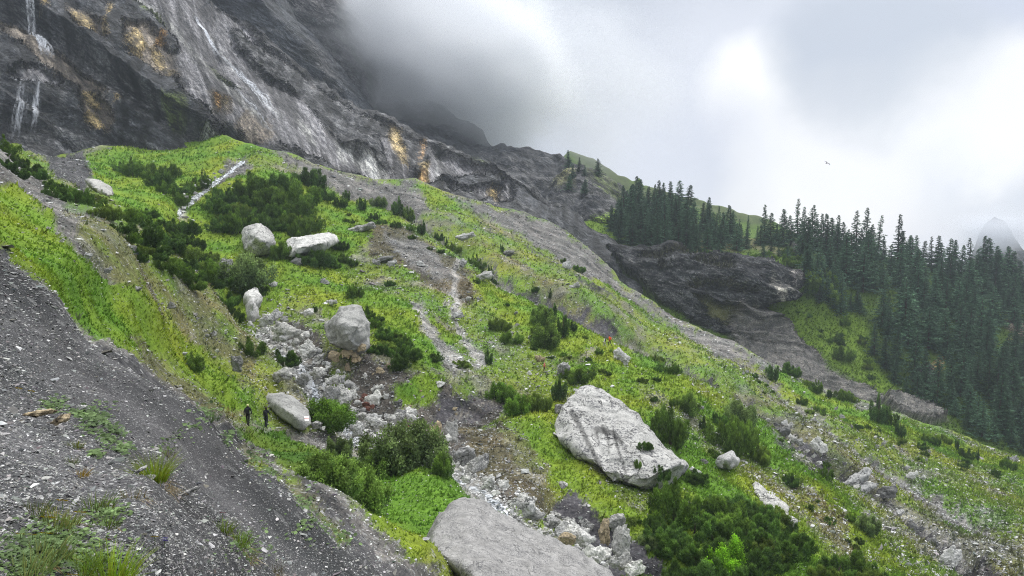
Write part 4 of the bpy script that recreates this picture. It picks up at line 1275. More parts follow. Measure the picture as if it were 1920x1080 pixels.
o = hero('boulder', [(1408, 893), (1420, 889), (1440, 905), (1458, 925), (1476, 950), (1494, 976), (1486, 984), (1462, 968), (1432, 950), (1412, 925)],
         g1([(1408, 893, 84), (1440, 905, 86), (1494, 976, 74), (1432, 950, 76)]), [(1440, 930, 77), (1465, 952, 75)], 4, 60, 1.1, MB_HERO, 33)
register(o, 'long white outcrop stone above the pine thicket', 'boulder', 1450)
o = hero('boulder', [(1343, 868), (1350, 850), (1362, 845), (1376, 844), (1384, 858), (1380, 874), (1365, 882), (1348, 880)], g1([(1343, 868, 83), (1376, 844, 86), (1365, 882, 81)]), [(1362, 862, 80)], 3, 40, 1.4, MB_PALE, 36)
register(o, 'cracked pale boulder alone right of the huge boulder', 'boulder', 1362)

HAND = [  # px, py, w, h, tilt, material, label
    (815, 809, 27, 42, 8, 'o', 'yellowish upright slab standing by the stream'), (846, 810, 28, 42, -8, 'g', 'grey egg-shaped boulder beside the yellowish slab'),
    (870, 856, 44, 34, -15, 'g', 'rounded grey boulder wet in the stream below the upright slab'), (908, 861, 21, 24, 0, 'g', 'angular grey boulder at the foot of the stream bank'),
    (770, 772, 24, 13, 18, 'p', 'flat white block, upper of a pair on the dark bank'), (772, 784, 27, 14, 20, 'p', 'flat white block, lower of a pair on the dark bank'),
    (748, 785, 22, 24, 5, 'g', 'buff boulder left of the pair of white blocks'), (708, 730, 24, 14, -22, 'p', 'greenish white oval slab on the dark bank'),
    (724, 743, 13, 11, -10, 'p', 'small pale boulder below the oval slab'), (747, 756, 17, 16, 0, 'd', 'round dark boulder on the dark bank'),
    (684, 704, 8, 11, -10, 'p', 'small white oval stone on the upper dark bank'), (714, 693, 18, 14, 0, 'o', 'buff boulder at the top of the dark bank'),
    (825, 718, 20, 14, -30, 'p', 'white boulder at the end of the green patch'), (668, 805, 27, 32, 5, 'p', 'white pitted boulder in the middle of the stream'),
    (700, 750, 40, 24, -28, 'p', 'long cream boulder beside the rust-red stones'), (679, 769, 16, 8, 0, 'g', 'small block below the rust-red stones'),
    (702, 782, 28, 12, 5, 'p', 'white flat boulder at the edge of the water'), (640, 737, 40, 42, -20, 'g', 'big grey boulder behind the willow bush'),
    (592, 700, 26, 22, -10, 'g', 'pale boulder with a sharp edge above the willow bush'), (620, 740, 30, 30, 15, 'g', 'leaning grey boulder left of the big one by the willow'),
    (568, 712, 26, 22, -40, 'g', 'tilted grey boulder left of the stream cobbles'), (527, 704, 56, 24, -8, 'g', 'blocky striped ledge boulder above the painted boulder'),
    (445, 683, 26, 34, -20, 'd', 'dark boulder sunk into the left grass slope'), (535, 622, 54, 34, -25, 'g', 'broad layered slab at the head of the stream'),
    (505, 600, 34, 20, -35, 'p', 'white slab above the layered slab'), (560, 634, 18, 18, 0, 'p', 'white boulder at the right tip of the layered slab'),
    (576, 586, 28, 13, -8, 'p', 'wedge of pale rock in the turf above the stream'), (615, 608, 14, 12, 25, 'p', 'pale stone touching the perched boulder on its left'),
    (622, 567, 20, 10, -5, 'g', 'flat stone in the turf above the perched boulder'), (610, 527, 20, 12, 0, 'g', 'grey stone alone in the bright turf'),
    (512, 534, 18, 11, 0, 'p', 'white block beside the grey-green willow'), (424, 499, 30, 28, -10, 'g', 'pale boulder between the dwarf pines left of the grey-green willow'),
    (552, 494, 30, 17, -10, 'd', 'dark undercut stone below the cream slab'), (675, 430, 58, 14, -16, 'g', 'long low ledge right of the cream slab'),
    (725, 484, 42, 14, -20, 'd', 'dark angular boulder on the brown scree'), (735, 495, 22, 12, -15, 'p', 'white block lying against the dark angular boulder'),
    (705, 492, 16, 10, 10, 'g', 'small grey block left of the dark angular boulder'), (790, 493, 17, 12, 5, 'p', 'white boulder in the middle of the brown scree'),
    (868, 493, 14, 15, 20, 'p', 'bright white boulder right of the brown scree'), (872, 444, 36, 12, -14, 'p', 'pale slab lying in the upper dry gully'),
    (905, 519, 46, 16, -12, 'g', 'mossy ledge with white edge on the green rib'), (878, 560, 10, 8, 0, 'p', 'small white stone below the mossy ledge'),
    (1063, 498, 18, 16, -15, 'p', 'pale boulder on the upper slope near a dark bush'), (1074, 541, 30, 14, -33, 'g', 'grey tilted slab in the middle of the slope'),
    (955, 473, 28, 12, -20, 'd', 'dark slab by the upper dry gully'), (1164, 666, 28, 28, -20, 'p', 'round pale boulder below the pair of walkers'),
    (1172, 678, 14, 20, -10, 'g', 'speckled stone joined to the round pale boulder'), (1000, 637, 20, 12, 20, 'g', 'grey stone left of the slope bushes'),
    (1056, 692, 24, 26, 10, 'g', 'speckled upright stone above the huge boulder'), (1012, 673, 20, 12, 12, 'o', 'brown stone behind the pink walker'),
    (993, 699, 9, 8, 0, 'p', 'small white stone below the pink walker'), (855, 590, 10, 10, 0, 'p', 'white stone at the top of the stone runnel'),
    (858, 592, 24, 10, -10, 'g', 'flat grey stone across the stone runnel'),
    (988, 950, 38, 38, -5, 'p', 'white jagged boulder right of the broad brown boulder'), (1041, 968, 22, 14, 0, 'g', 'low stone with moss on the stream edge'),
    (1042, 963, 16, 10, 0, 'd', 'dark flat stone by the stream edge'), (1062, 975, 15, 12, 0, 'g', 'small grey boulder on the shale tongue edge'),
    (1040, 981, 28, 20, 8, 'g', 'smooth grey boulder at the head of the white boulders'), (1066, 1000, 46, 30, -10, 'p', 'white scalloped boulder between the lower stones'),
    (1062, 1012, 34, 26, 0, 'o', 'cream and rust boulder under the scalloped one'), (1098, 986, 28, 24, 25, 'g', 'leaning grey boulder on the shale tongue'),
    (1116, 1034, 66, 36, -28, 'p', 'great white boulder low in the stream'), (1135, 996, 24, 46, 14, 'o', 'greenish split slab beside the tall grey stone'),
    (1156, 978, 36, 26, -30, 'g', 'sloping grey stone above the tall one'), (1172, 1010, 40, 60, 22, 'g', 'tall smooth grey stone above the shale channel'),
    (1170, 1052, 36, 26, -35, 'g', 'grey stone lower right of the great white boulder'), (1190, 1068, 40, 26, -20, 'p', 'white stone cut by the bottom edge near the channel'),
    (1056, 906, 16, 16, -30, 'p', 'white splinter on the dark shale'), (1014, 878, 8, 7, 0, 'p', 'little white stone on the brown bank'),
    (1535, 930, 36, 18, -24, 'g', 'mossy flat stone on the lower right slope'), (1522, 794, 28, 15, -22, 'g', 'pale grey block by the long dry gully'),
    (1537, 838, 26, 34, -38, 'p', 'white oval boulder in the dry gully'), (1608, 898, 62, 16, -38, 'p', 'long white slab in the dry gully'),
    (1625, 912, 46, 20, -34, 'p', 'second white slab touching the long one'), (1665, 922, 34, 24, -15, 'd', 'dark rounded boulder below the white slabs'),
    (1600, 918, 34, 8, -32, 'g', 'thin slab left of the white slabs'), (1470, 793, 16, 10, -20, 'p', 'white block at the head of the gully stones'),
    (1478, 800, 22, 10, -30, 'g', 'grey block touching the head of the gully stones'), (1484, 826, 26, 10, -36, 'g', 'narrow grey ledge beside the gully'),
    (1440, 788, 9, 8, 0, 'p', 'small pale stone in the grass by the gully'), (1785, 1048, 46, 30, -45, 'p', 'large pale slab by the lower right channel'),
    (1710, 892, 24, 14, -25, 'p', 'pale stone on the stony right slope'), (1580, 780, 12, 8, 0, 'g', 'small block right of the dry gully'),
    (1900, 862, 24, 10, -15, 'g', 'flat stone by the right edge of the slope'), (1302, 884, 20, 18, -30, 'p', 'white stone right of the huge boulder foot'),
    (1322, 864, 16, 10, 0, 'd', 'small dark stone left of the cracked boulder'), (1048, 770, 18, 24, 0, 'g', 'block leaning on the left side of the huge boulder'),
    (75, 775, 54, 12, -10, 'o', 'cream slab in the near scree'), (112, 788, 46, 15, -20, 'o', 'larger cream slab right of the first one'),
    (262, 882, 34, 7, -28, 'g', 'thin pale slab beside the grass tuft'), (355, 922, 38, 8, -28, 'g', 'narrow slab below the grass tuft'), (155, 762, 18, 9, -30, 'p', 'small white flake in the upper scree'),
    (165, 480, 18, 12, 0, 'p', 'white block right of the angular boulder'), (225, 456, 20, 9, 0, 'g', 'low stone under the dwarf pines'), (247, 470, 16, 20, 0, 'g', 'upright grey stone under the dwarf pines'),
    (203, 508, 20, 11, -20, 'g', 'grey stone in the left turf'), (250, 541, 34, 13, -25, 'g', 'pair of low stones in the left turf'), (323, 571, 16, 15, 0, 'd', 'dark block low on the left turf'),
    (400, 626, 14, 12, 0, 'g', 'small round stone on the lower left turf'), (400, 550, 10, 7, 0, 'g', 'small stone below the dark pines'), (275, 490, 12, 9, 0, 'p', 'pale stone at the foot of the dwarf pines'),
    (232, 278, 14, 8, -10, 'p', 'white block at the foot of the great wall'), (205, 280, 12, 6, 0, 'g', 'grey block at the foot of the great wall'), (605, 812, 0, 0, 0, 'g', ''),
    (594, 797, 20, 15, 0, 'g', 'brown grey boulder touching the painted boulder'), (605, 803, 10, 8, 0, 'p', 'small pale stone right of the painted boulder'),
]
for px, py, w, h, tl, mk, lab in HAND:
    if w:
        b = boulder(px, py, w, h, tl, mk)
        register(b, lab, 'boulder' if w * h > 250 else 'stone', px)

# rust-red stones
MB_RUST = mat_boulder('rust red stone', light=(0.17, 0.075, 0.055), lichen=.3)
for k in range(7):
    PROTO[('block', k, 'r')] = PROTO[('block', k, 'g')].copy(); PROTO[('block', k, 'r')].materials[0] = MB_RUST
for a in ((684, 744, 15, 11), (692, 752, 17, 12), (686, 758, 14, 10), (697, 762, 13, 9), (689, 766, 11, 8), (678, 750, 9, 8)):
    register(boulder(*a, tilt=random.uniform(-30, 30), mk='r', kind='block'), 'rust-red stone in the heap beside the cream boulder', 'stone', a[0], 'rust-red stones by the stream')

# countable boulders that crowd the stream bed and lie on the slopes
def crowd(n, line, wpx, smin, smax, label, group, mks='ppg', rg=random.Random(4), x=None):
    L = np.array(line, float)
    seg = np.hypot(*np.diff(L, axis=0).T); cum = np.concatenate([[0], np.cumsum(seg)])
    for _ in range(n):
        t = rg.uniform(0, cum[-1])
        bx_ = np.interp(t, cum, L[:, 0]); by_ = np.interp(t, cum, L[:, 1])
        bx_ += rg.gauss(0, wpx * .45); by_ += rg.gauss(0, wpx * .35)
        D0 = float(np.linalg.norm(surfA(bx_, by_)))
        w_ = smin * (smax / smin) ** (rg.random() ** 1.7)
        register(boulder(bx_, by_, w_, w_ * rg.uniform(.5, .85), rg.uniform(-45, 20), rg.choice(mks), name='cobble'), label, 'stone', bx_, group)


crowd(40, [(505, 590), (560, 640), (600, 680), (612, 705)], 30, 9, 26, 'white cobble heaped in the upper stream bed', 'cobbles of the upper stream bed')
crowd(42, [(612, 700), (650, 745), (700, 790), (760, 800)], 34, 9, 26, 'pale cobble in the stream bed between willow and dark bank', 'cobbles of the middle stream bed')
crowd(38, [(780, 815), (830, 850), (880, 885), (940, 920)], 28, 9, 28, 'pale cobble in the stream bed below the upright slabs', 'cobbles below the upright slabs')
crowd(30, [(960, 935), (1020, 975), (1080, 1010), (1150, 1060)], 30, 10, 32, 'pale cobble in the lowest stretch of the stream bed', 'cobbles of the lowest stream bed')
crowd(30, [(560, 640), (620, 705), (690, 780), (780, 812), (850, 862), (930, 915), (1010, 965), (1080, 1010), (1150, 1055)], 22, 20, 44, 'large white block in the chain of stones down the gully', 'large blocks of the gully chain', 'ppg')
crowd(20, [(690, 690), (760, 730), (860, 770), (920, 830)], 34, 4, 10, 'small stone lying on the dark bank', 'stones on the dark bank', 'pgo')
crowd(30, [(1440, 780), (1480, 815), (1560, 870), (1640, 925), (1700, 970), (1800, 1050)], 11, 9, 26, 'pale stone lying in the long dry gully', 'stones of the long dry gully', 'ppgd')
crowd(16, [(345, 372), (380, 345), (430, 312)], 9, 5, 12, 'pale stone beside the little upper cascade', 'stones by the upper cascade', 'ppg')
crowd(24, [(700, 450), (800, 480), (870, 540), (860, 600)], 40, 5, 11, 'pale stone scattered on the brown scree patch', 'stones on the brown scree patch', 'pgg')
crowd(22, [(950, 560), (1100, 640), (1250, 740), (1400, 830), (1560, 960)], 60, 5, 13, 'pale stone in the turf of the right slope', 'stones in the turf of the right slope', 'pgg')
crowd(16, [(1150, 560), (1350, 660), (1600, 800), (1850, 930)], 30, 6, 14, 'grey stone on the outer stony slope', 'stones on the outer stony slope', 'pgg')
crowd(14, [(60, 400), (200, 520), (330, 600), (450, 690)], 26, 5, 12, 'grey stone in the left turf slope', 'stones in the left turf slope', 'pgg')
for q in ((503, 797), (468, 797), (540, 808), (490, 742), (1101, 718), (1110, 720), (655, 665), (1160, 940), (1050, 830), (1295, 890), (900, 1079), (790, 1040)):
    print('depth', q, round(float(np.dot(surfA(*q), CAMR @ Vector((0, 0, -1)))), 1))
# ================================================================== plants
def tri_cloud(P, A, B):
    """triangles from base points: base P-B*.5 .. P+B*.5, tip P+A"""
    n = len(P)
    V = np.stack([P - B * .5, P + B * .5, P + A], 1).reshape(-1, 3)
    return V, np.arange(n * 3).reshape(-1, 3)


def unit(v):
    return v / (np.linalg.norm(v, axis=-1, keepdims=True) + 1e-9)


def spruce_mesh(seed, sparse=0.0, name='crown'):
    """a spruce of single drooping boughs set irregularly up the stem"""
    rg = np.random.default_rng(seed)
    Ps, As, Bs, Cs = [], [], [], []
    nbr = int(270 * (1 - .42 * sparse))
    lean = rg.uniform(-.025, .025, 2)
    gap = rg.uniform(0, 6.283, 3); gz = rg.uniform(.2, .8, 3)      # sides where boughs are missing
    fat = rg.uniform(.85, 1.2)
    for i in range(nbr):
        z = .05 + .94 * (i / nbr) ** .92 + rg.uniform(-.012, .012)
        z = min(z, .985)
        a = rg.uniform(0, 6.283)
        L = ((.265 - .08 * sparse) * fat * max(.01, (1 - z)) ** (.85 + .1 * sparse) + .006) * rg.uniform(.45, 1.2) * (1 + .15 * math.sin(z * 23 + seed))
        if any(abs((a - g + 3.14) % 6.283 - 3.14) < .5 and abs(z - q) < .07 for g, q in zip(gap, gz)):
            L *= .45
        dirv = np.array((math.cos(a), math.sin(a), 0)); side = np.array((-math.sin(a), math.cos(a), 0))
        m = int(3 + 46 * L)
        t = np.sort(rg.uniform(.12, 1, m))
        slope = rg.uniform(-.75, -.3) if z < .85 else rg.uniform(-.1, .5)
        droop = slope * L * t + .35 * L * t ** 3 * (z < .85)
        pts = np.array((lean[0] * z, lean[1] * z, z)) + dirv * (L * t)[:, None] + np.array((0, 0, 1)) * droop[:, None]
        hue = rg.uniform(.55, 1.4)
        for sgn in (-1, 1, 0):
            ln = (.044 * (1.15 - t * .5) + .004) * rg.uniform(.6, 1.35, m) * (.45 + .6 * (1 - z))
            dv = unit(dirv * .65 + side * sgn * .85 + np.array((0, 0, -.55 if sgn else -.1)) + rg.normal(0, .25, (m, 3)))
            Ps.append(pts + rg.normal(0, .003, (m, 3))); As.append(dv * ln[:, None])
            Bs.append(unit(np.cross(dv, rg.normal(0, 1, (m, 3)))) * (.0165 * (1 - .45 * z)))
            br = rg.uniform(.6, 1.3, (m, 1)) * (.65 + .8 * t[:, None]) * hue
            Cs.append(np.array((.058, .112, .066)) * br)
    Pn, An, Bn, Cn = map(np.concatenate, (Ps, As, Bs, Cs))
    V, Fc = tri_cloud(Pn, An, Bn)
    return V, Fc, np.repeat(Cn, 3, 0)


def trunk_mesh(h, r, seed=0, n=7, k=8):
    rg = np.random.default_rng(seed)
    V = []
    for i in range(k):
        t = i / (k - 1)
        for j in range(n):
            a = j / n * 6.283
            rr = r * (1 - t) ** .8 * (1 + (.5 if i == 0 else 0)) + .0015
            V.append((math.cos(a) * rr, math.sin(a) * rr, t * h - (.06 if i == 0 else 0)))
    V = np.array(V)
    Fc = [(i * n + j, i * n + (j + 1) % n, (i + 1) * n + (j + 1) % n, (i + 1) * n + j) for i in range(k - 1) for j in range(n)]
    return V, np.array(Fc)


def pine_mesh(seed, tall=.62, nclump=1500, col=(.075, .135, .040), spread=1.0, leafy=False):
    """dwarf pine or willow: an uneven bush of many upright candles of shoots, with gaps between them"""
    rg = np.random.default_rng(seed)
    nl = int(rg.integers(15, 22)) if spread > .8 else int(rg.integers(9, 13))
    rr = np.sqrt(rg.uniform(0, 1, nl)) * .42 * spread; aa = rg.uniform(0, 6.283, nl)
    hh = tall * (1 - (rr / (.62 * spread)) ** 2) * rg.uniform(.55, 1.1, nl)
    lx, ly = np.cos(aa) * rr, np.sin(aa) * rr
    lr = rg.uniform(.075, .15, nl) * (1 if spread > .8 else .8)
    k = rg.choice(nl, nclump, p=hh * lr / (hh * lr).sum())
    t = rg.uniform(0, 1, nclump) ** .75                       # height within the candle
    a = rg.uniform(0, 6.283, nclump)
    prof = np.sin(np.clip(t, 0, 1) * 2.55 + .45) ** (1.0 if not leafy else .7)
    rad = lr[k] * prof * rg.uniform(.55, 1.15, nclump)
    out = np.stack([np.cos(a), np.sin(a), np.zeros(nclump)], 1)
    # candles lean outwards
    lean = np.stack([lx[k], ly[k]], 1) * (.45 * t)[:, None]
    base = np.stack([lx[k] + lean[:, 0], ly[k] + lean[:, 1], hh[k] * t * .92 + .01], 1) + out * rad[:, None]
    lobeb = rg.uniform(.7, 1.35, nl)[k]
    Ps, As, Bs, Cs = [], [], [], []
    m = 6 if not leafy else 8
    for j in range(m):
        if leafy:
            dv = unit(out * .6 + rg.normal(0, .8, (nclump, 3)) + np.array((0, 0, .35)))
            ln = rg.uniform(.022, .05, nclump); wd = rg.uniform(.016, .034, nclump)
            p0 = base + rg.normal(0, .03, (nclump, 3))
        else:
            dv = unit(out * .55 + np.array((0, 0, 1.0)) + rg.normal(0, .38, (nclump, 3)))
            ln = rg.uniform(.035, .085, nclump); wd = rg.uniform(.010, .020, nclump)
            p0 = base + rg.normal(0, .012, (nclump, 3))
        Ps.append(p0); As.append(dv * ln[:, None]); Bs.append(unit(np.cross(dv, rg.normal(0, 1, (nclump, 3)))) * wd[:, None])
        young = np.clip(t - .55, 0, .45)[:, None] * 1.6         # this year's growth is brighter
        Cs.append(np.array(col) * (rg.uniform(.5, 1.5, nclump) * lobeb)[:, None] * (1 + young * np.array((1.1, .9, .3))))
    Pn, An, Bn, Cn = map(np.concatenate, (Ps, As, Bs, Cs))
    V, Fc = tri_cloud(Pn, An, Bn)
    return V, Fc, np.repeat(Cn, 3, 0)


def stems_mesh(seed, tall=.5, n=7):
    rg = np.random.default_rng(seed)
    Vs, Fs, o_ = [], [], 0
    for i in range(n):
        V, Fc = trunk_mesh(1.0, .045, seed + i, 5, 4)
        a = rg.uniform(0, 6.28); t = rg.uniform(.2, .9)
        L = rg.uniform(.3, .5)
        ax_ = np.array((math.cos(a) * t, math.sin(a) * t, tall * 1.3)); ax_ /= np.linalg.norm(ax_)
        W = V * np.array((L * .9, L * .9, 0)) + ax_ * (V[:, 2:3] * L)
        Vs.append(W); Fs.append(Fc + o_); o_ += len(V)
    return np.concatenate(Vs), np.concatenate(Fs)


ML_SPRUCE = mat_leaf('spruce needles', transl=.15, vary=.42)
ML_PINE = mat_leaf('pine needles', transl=.22, vary=.28)
ML_WIL = mat_leaf('willow leaves', transl=.35, vary=.2)
M_BARK = mat_plain('bark', (.075, .06, .048), .9, .1, .35, 6.0)
M_DEAD = mat_plain('grey bark', (.2, .19, .175), .9, .1, .3, 6.0)

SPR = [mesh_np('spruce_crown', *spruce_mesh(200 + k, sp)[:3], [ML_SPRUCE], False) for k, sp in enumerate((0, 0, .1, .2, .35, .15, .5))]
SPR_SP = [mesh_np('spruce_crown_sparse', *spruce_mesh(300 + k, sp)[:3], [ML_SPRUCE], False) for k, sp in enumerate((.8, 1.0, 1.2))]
TRK = mesh_np('trunk', *trunk_mesh(.97, .014, 4), None, [M_BARK], True)
V, Fc, C = pine_mesh(41, .62, 1900, (.055, .105, .030)); PINES = [mesh_np('pine_foliage', V, Fc, C, [ML_PINE], False)]
for k in range(5):
    V, Fc, C = pine_mesh(42 + k, (.55, .7, .5, .8, .62)[k], 1900, [(.066, .128, .034), (.092, .158, .038), (.060, .116, .036), (.078, .142, .030), (.108, .165, .042)][k])
    PINES.append(mesh_np('pine_foliage', V, Fc, C, [ML_PINE], False))
UP = []
for k in range(3):
    V, Fc, C = pine_mesh(60 + k, 1.35, 1500, (.062, .115, .042), .55)
    UP.append(mesh_np('upright_pine_foliage', V, Fc, C, [ML_PINE], False))
WIL = []
for k, cc in enumerate(((.085, .165, .030), (.105, .175, .050), (.110, .165, .075), (.120, .26, .022))):
    V, Fc, C = pine_mesh(70 + k, (.6, .65, .62, .8)[k], 1900, cc, 1.0, True)
    WIL.append(mesh_np('willow_foliage', V, Fc, C, [ML_WIL], False))
STEM = [mesh_np('stem', *stems_mesh(80 + k), None, [M_BARK], True) for k in range(3)]
STEM_UP = mesh_np('stem', *trunk_mesh(1.1, .04, 5), None, [M_BARK], True)

prg = random.Random(9)


def place_tree(px, py, hpx, surf, label, group, sparse=False, wf=1.0, loc=None, D=None):
    p = surf(px, py) if loc is None else loc
    D0 = float(Vector([float(q) for q in p]) @ (CAMR @ Vector((0, 0, -1))))
    H = hpx / F * D0
    wf *= prg.uniform(1.1, 1.6); H *= prg.uniform(.75, 1.15)
    root = empty('spruce_tree', Vector([float(q) for q in p]) - Vector((0, 0, .3)), prg.uniform(0, 6.28), (H * wf, H * wf, H))
    root.rotation_euler = (prg.gauss(0, .025), prg.gauss(0, .025), prg.uniform(0, 6.28))
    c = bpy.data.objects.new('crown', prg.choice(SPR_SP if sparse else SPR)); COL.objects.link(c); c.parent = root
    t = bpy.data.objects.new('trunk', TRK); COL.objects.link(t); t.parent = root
    THINGS.append([root, label, 'tree', px, group])
    return root


def shrub(px, py, wpx, ratio=None, kind='pine', label='', group=None, surf=None, big=None, loc=None):
    """py is the foot of the bush in the picture"""
    p = (surf or surfA)(px, py) if loc is None else loc
    D0 = float(Vector([float(q) for q in p]) @ (CAMR @ Vector((0, 0, -1))))
    W = wpx / F * D0 * 1.12
    lst = {'pine': PINES, 'up': UP, 'wil': WIL[:2], 'grey': WIL[2:3], 'lime': WIL[3:4]}[kind]
    me = prg.choice(lst)
    nat = {'pine': .62, 'up': 1.35, 'wil': .62, 'grey': .62, 'lime': .75}[kind]
    zs = (ratio / nat) * 1.15 if ratio else prg.uniform(.9, 1.35)
    nm = {'pine': 'dwarf_pine', 'up': 'young_pine', 'wil': 'willow_bush', 'grey': 'willow_bush', 'lime': 'alder_bush'}[kind]
    root = empty(nm, Vector([float(q) for q in p]) - Vector((0, 0, W * .05)), prg.uniform(0, 6.28), (W, W, W * zs))
    f = bpy.data.objects.new('foliage', me); COL.objects.link(f); f.parent = root
    s = bpy.data.objects.new('stem', STEM_UP if kind == 'up' else prg.choice(STEM)); COL.objects.link(s); s.parent = root
    THINGS.append([root, label, 'bush' if kind != 'up' else 'tree', px, group])
    return root


def fill(poly, n, w0, w1, kind, label, group, surf=None, ratio=None):
    poly = [(a, b + (w0 + w1) * .16) for a, b in poly]
    xs = [p[0] for p in poly]; ys = [p[1] for p in poly]
    out = []
    tries = 0
    while len(out) < n and tries < 9000:
        tries += 1
        x = prg.uniform(min(xs), max(xs)); y = prg.uniform(min(ys), max(ys))
        if not inside(np.array([x]), np.array([y]), poly)[0]:
            continue
        w_ = prg.uniform(w0, w1)
        if any(math.hypot((x - a), (y - b) * 1.5) < (w_ + c) * .27 for a, b, c in out) and tries < 6000:
            continue
        out.append((x, y, w_))
    for x, y, w_ in sorted(out, key=lambda q: q[1]):
        shrub(x, y, w_, ratio, kind, label, group, surf)


# ---- dwarf pine thickets
fill([(0, 275), (30, 290), (110, 345), (175, 372), (172, 388), (120, 372), (50, 335), (0, 300)], 11, 30, 48, 'pine', 'dwarf pine in the row along the upper left scree edge', 'dwarf pines along the upper left scree edge')
fill([(150, 405), (230, 385), (290, 400), (350, 410), (365, 450), (350, 480), (300, 480), (230, 455), (190, 440)], 19, 26, 58, 'pine', 'dwarf pine in the dense thicket left of the cascade', 'dwarf pines left of the cascade')
fill([(233, 440), (290, 450), (315, 480), (300, 500), (260, 490)], 7, 28, 42, 'pine', 'dwarf pine on the lower rim of the left thicket', 'dwarf pines on the lower rim of the left thicket')
fill([(312, 480), (350, 500), (362, 540), (330, 540), (308, 520)], 6, 30, 44, 'pine', 'dwarf pine below the left thicket', 'dwarf pines below the left thicket')
fill([(352, 475), (400, 470), (420, 520), (400, 540), (365, 520)], 7, 30, 46, 'pine', 'dwarf pine between thicket and grey-green willow', 'dwarf pines left of the grey-green willow')
fill([(418, 540), (455, 530), (460, 565), (430, 568)], 4, 30, 42, 'pine', 'dwarf pine below the grey-green willow', 'dwarf pines below the grey-green willow')
fill([(400, 375), (440, 350), (520, 345), (575, 380), (592, 425), (560, 440), (520, 420), (470, 430), (420, 420)], 22, 28, 66, 'pine', 'dwarf pine in the large thicket of the upper meadow', 'dwarf pines of the large upper thicket')
fill([(222, 305), (275, 312), (278, 325), (230, 325)], 5, 24, 36, 'pine', 'dwarf pine on the upper left meadow', 'dwarf pines on the upper left meadow')
fill([(290, 318), (335, 320), (345, 355), (330, 372), (300, 350)], 8, 26, 42, 'pine', 'dwarf pine in the clump left of the cascade top', 'dwarf pines left of the cascade top')
fill([(345, 330), (378, 325), (380, 340), (352, 345)], 3, 22, 32, 'pine', 'dwarf pine right beside the cascade top', 'dwarf pines beside the cascade top')
fill([(1240, 965), (1290, 930), (1350, 925), (1420, 960), (1440, 1010), (1440, 1075), (1400, 1095), (1330, 1085), (1270, 1045), (1235, 1000)], 18, 46, 100, 'pine', 'dwarf pine in the thicket below the white outcrop', 'dwarf pines of the large lower right thicket')
fill([(1400, 945), (1440, 950), (1500, 1000), (1495, 1035), (1440, 1030), (1405, 990)], 9, 50, 76, 'pine', 'dwarf pine along the white outcrop stone', 'dwarf pines along the white outcrop')
fill([(1545, 1075), (1580, 1050), (1640, 1050), (1650, 1090), (1560, 1110)], 7, 50, 70, 'pine', 'dwarf pine in the bottom right clump', 'dwarf pines of the bottom right clump')
fill([(705, 615), (735, 625), (775, 640), (780, 670), (740, 682), (710, 650)], 8, 30, 48, 'pine', 'dwarf pine in the clump right of the perched boulder', 'dwarf pines right of the perched boulder')
fill([(670, 575), (700, 580), (715, 600), (705, 610), (690, 595)], 4, 24, 36, 'pine', 'dwarf pine behind the perched boulder', 'dwarf pines behind the perched boulder')

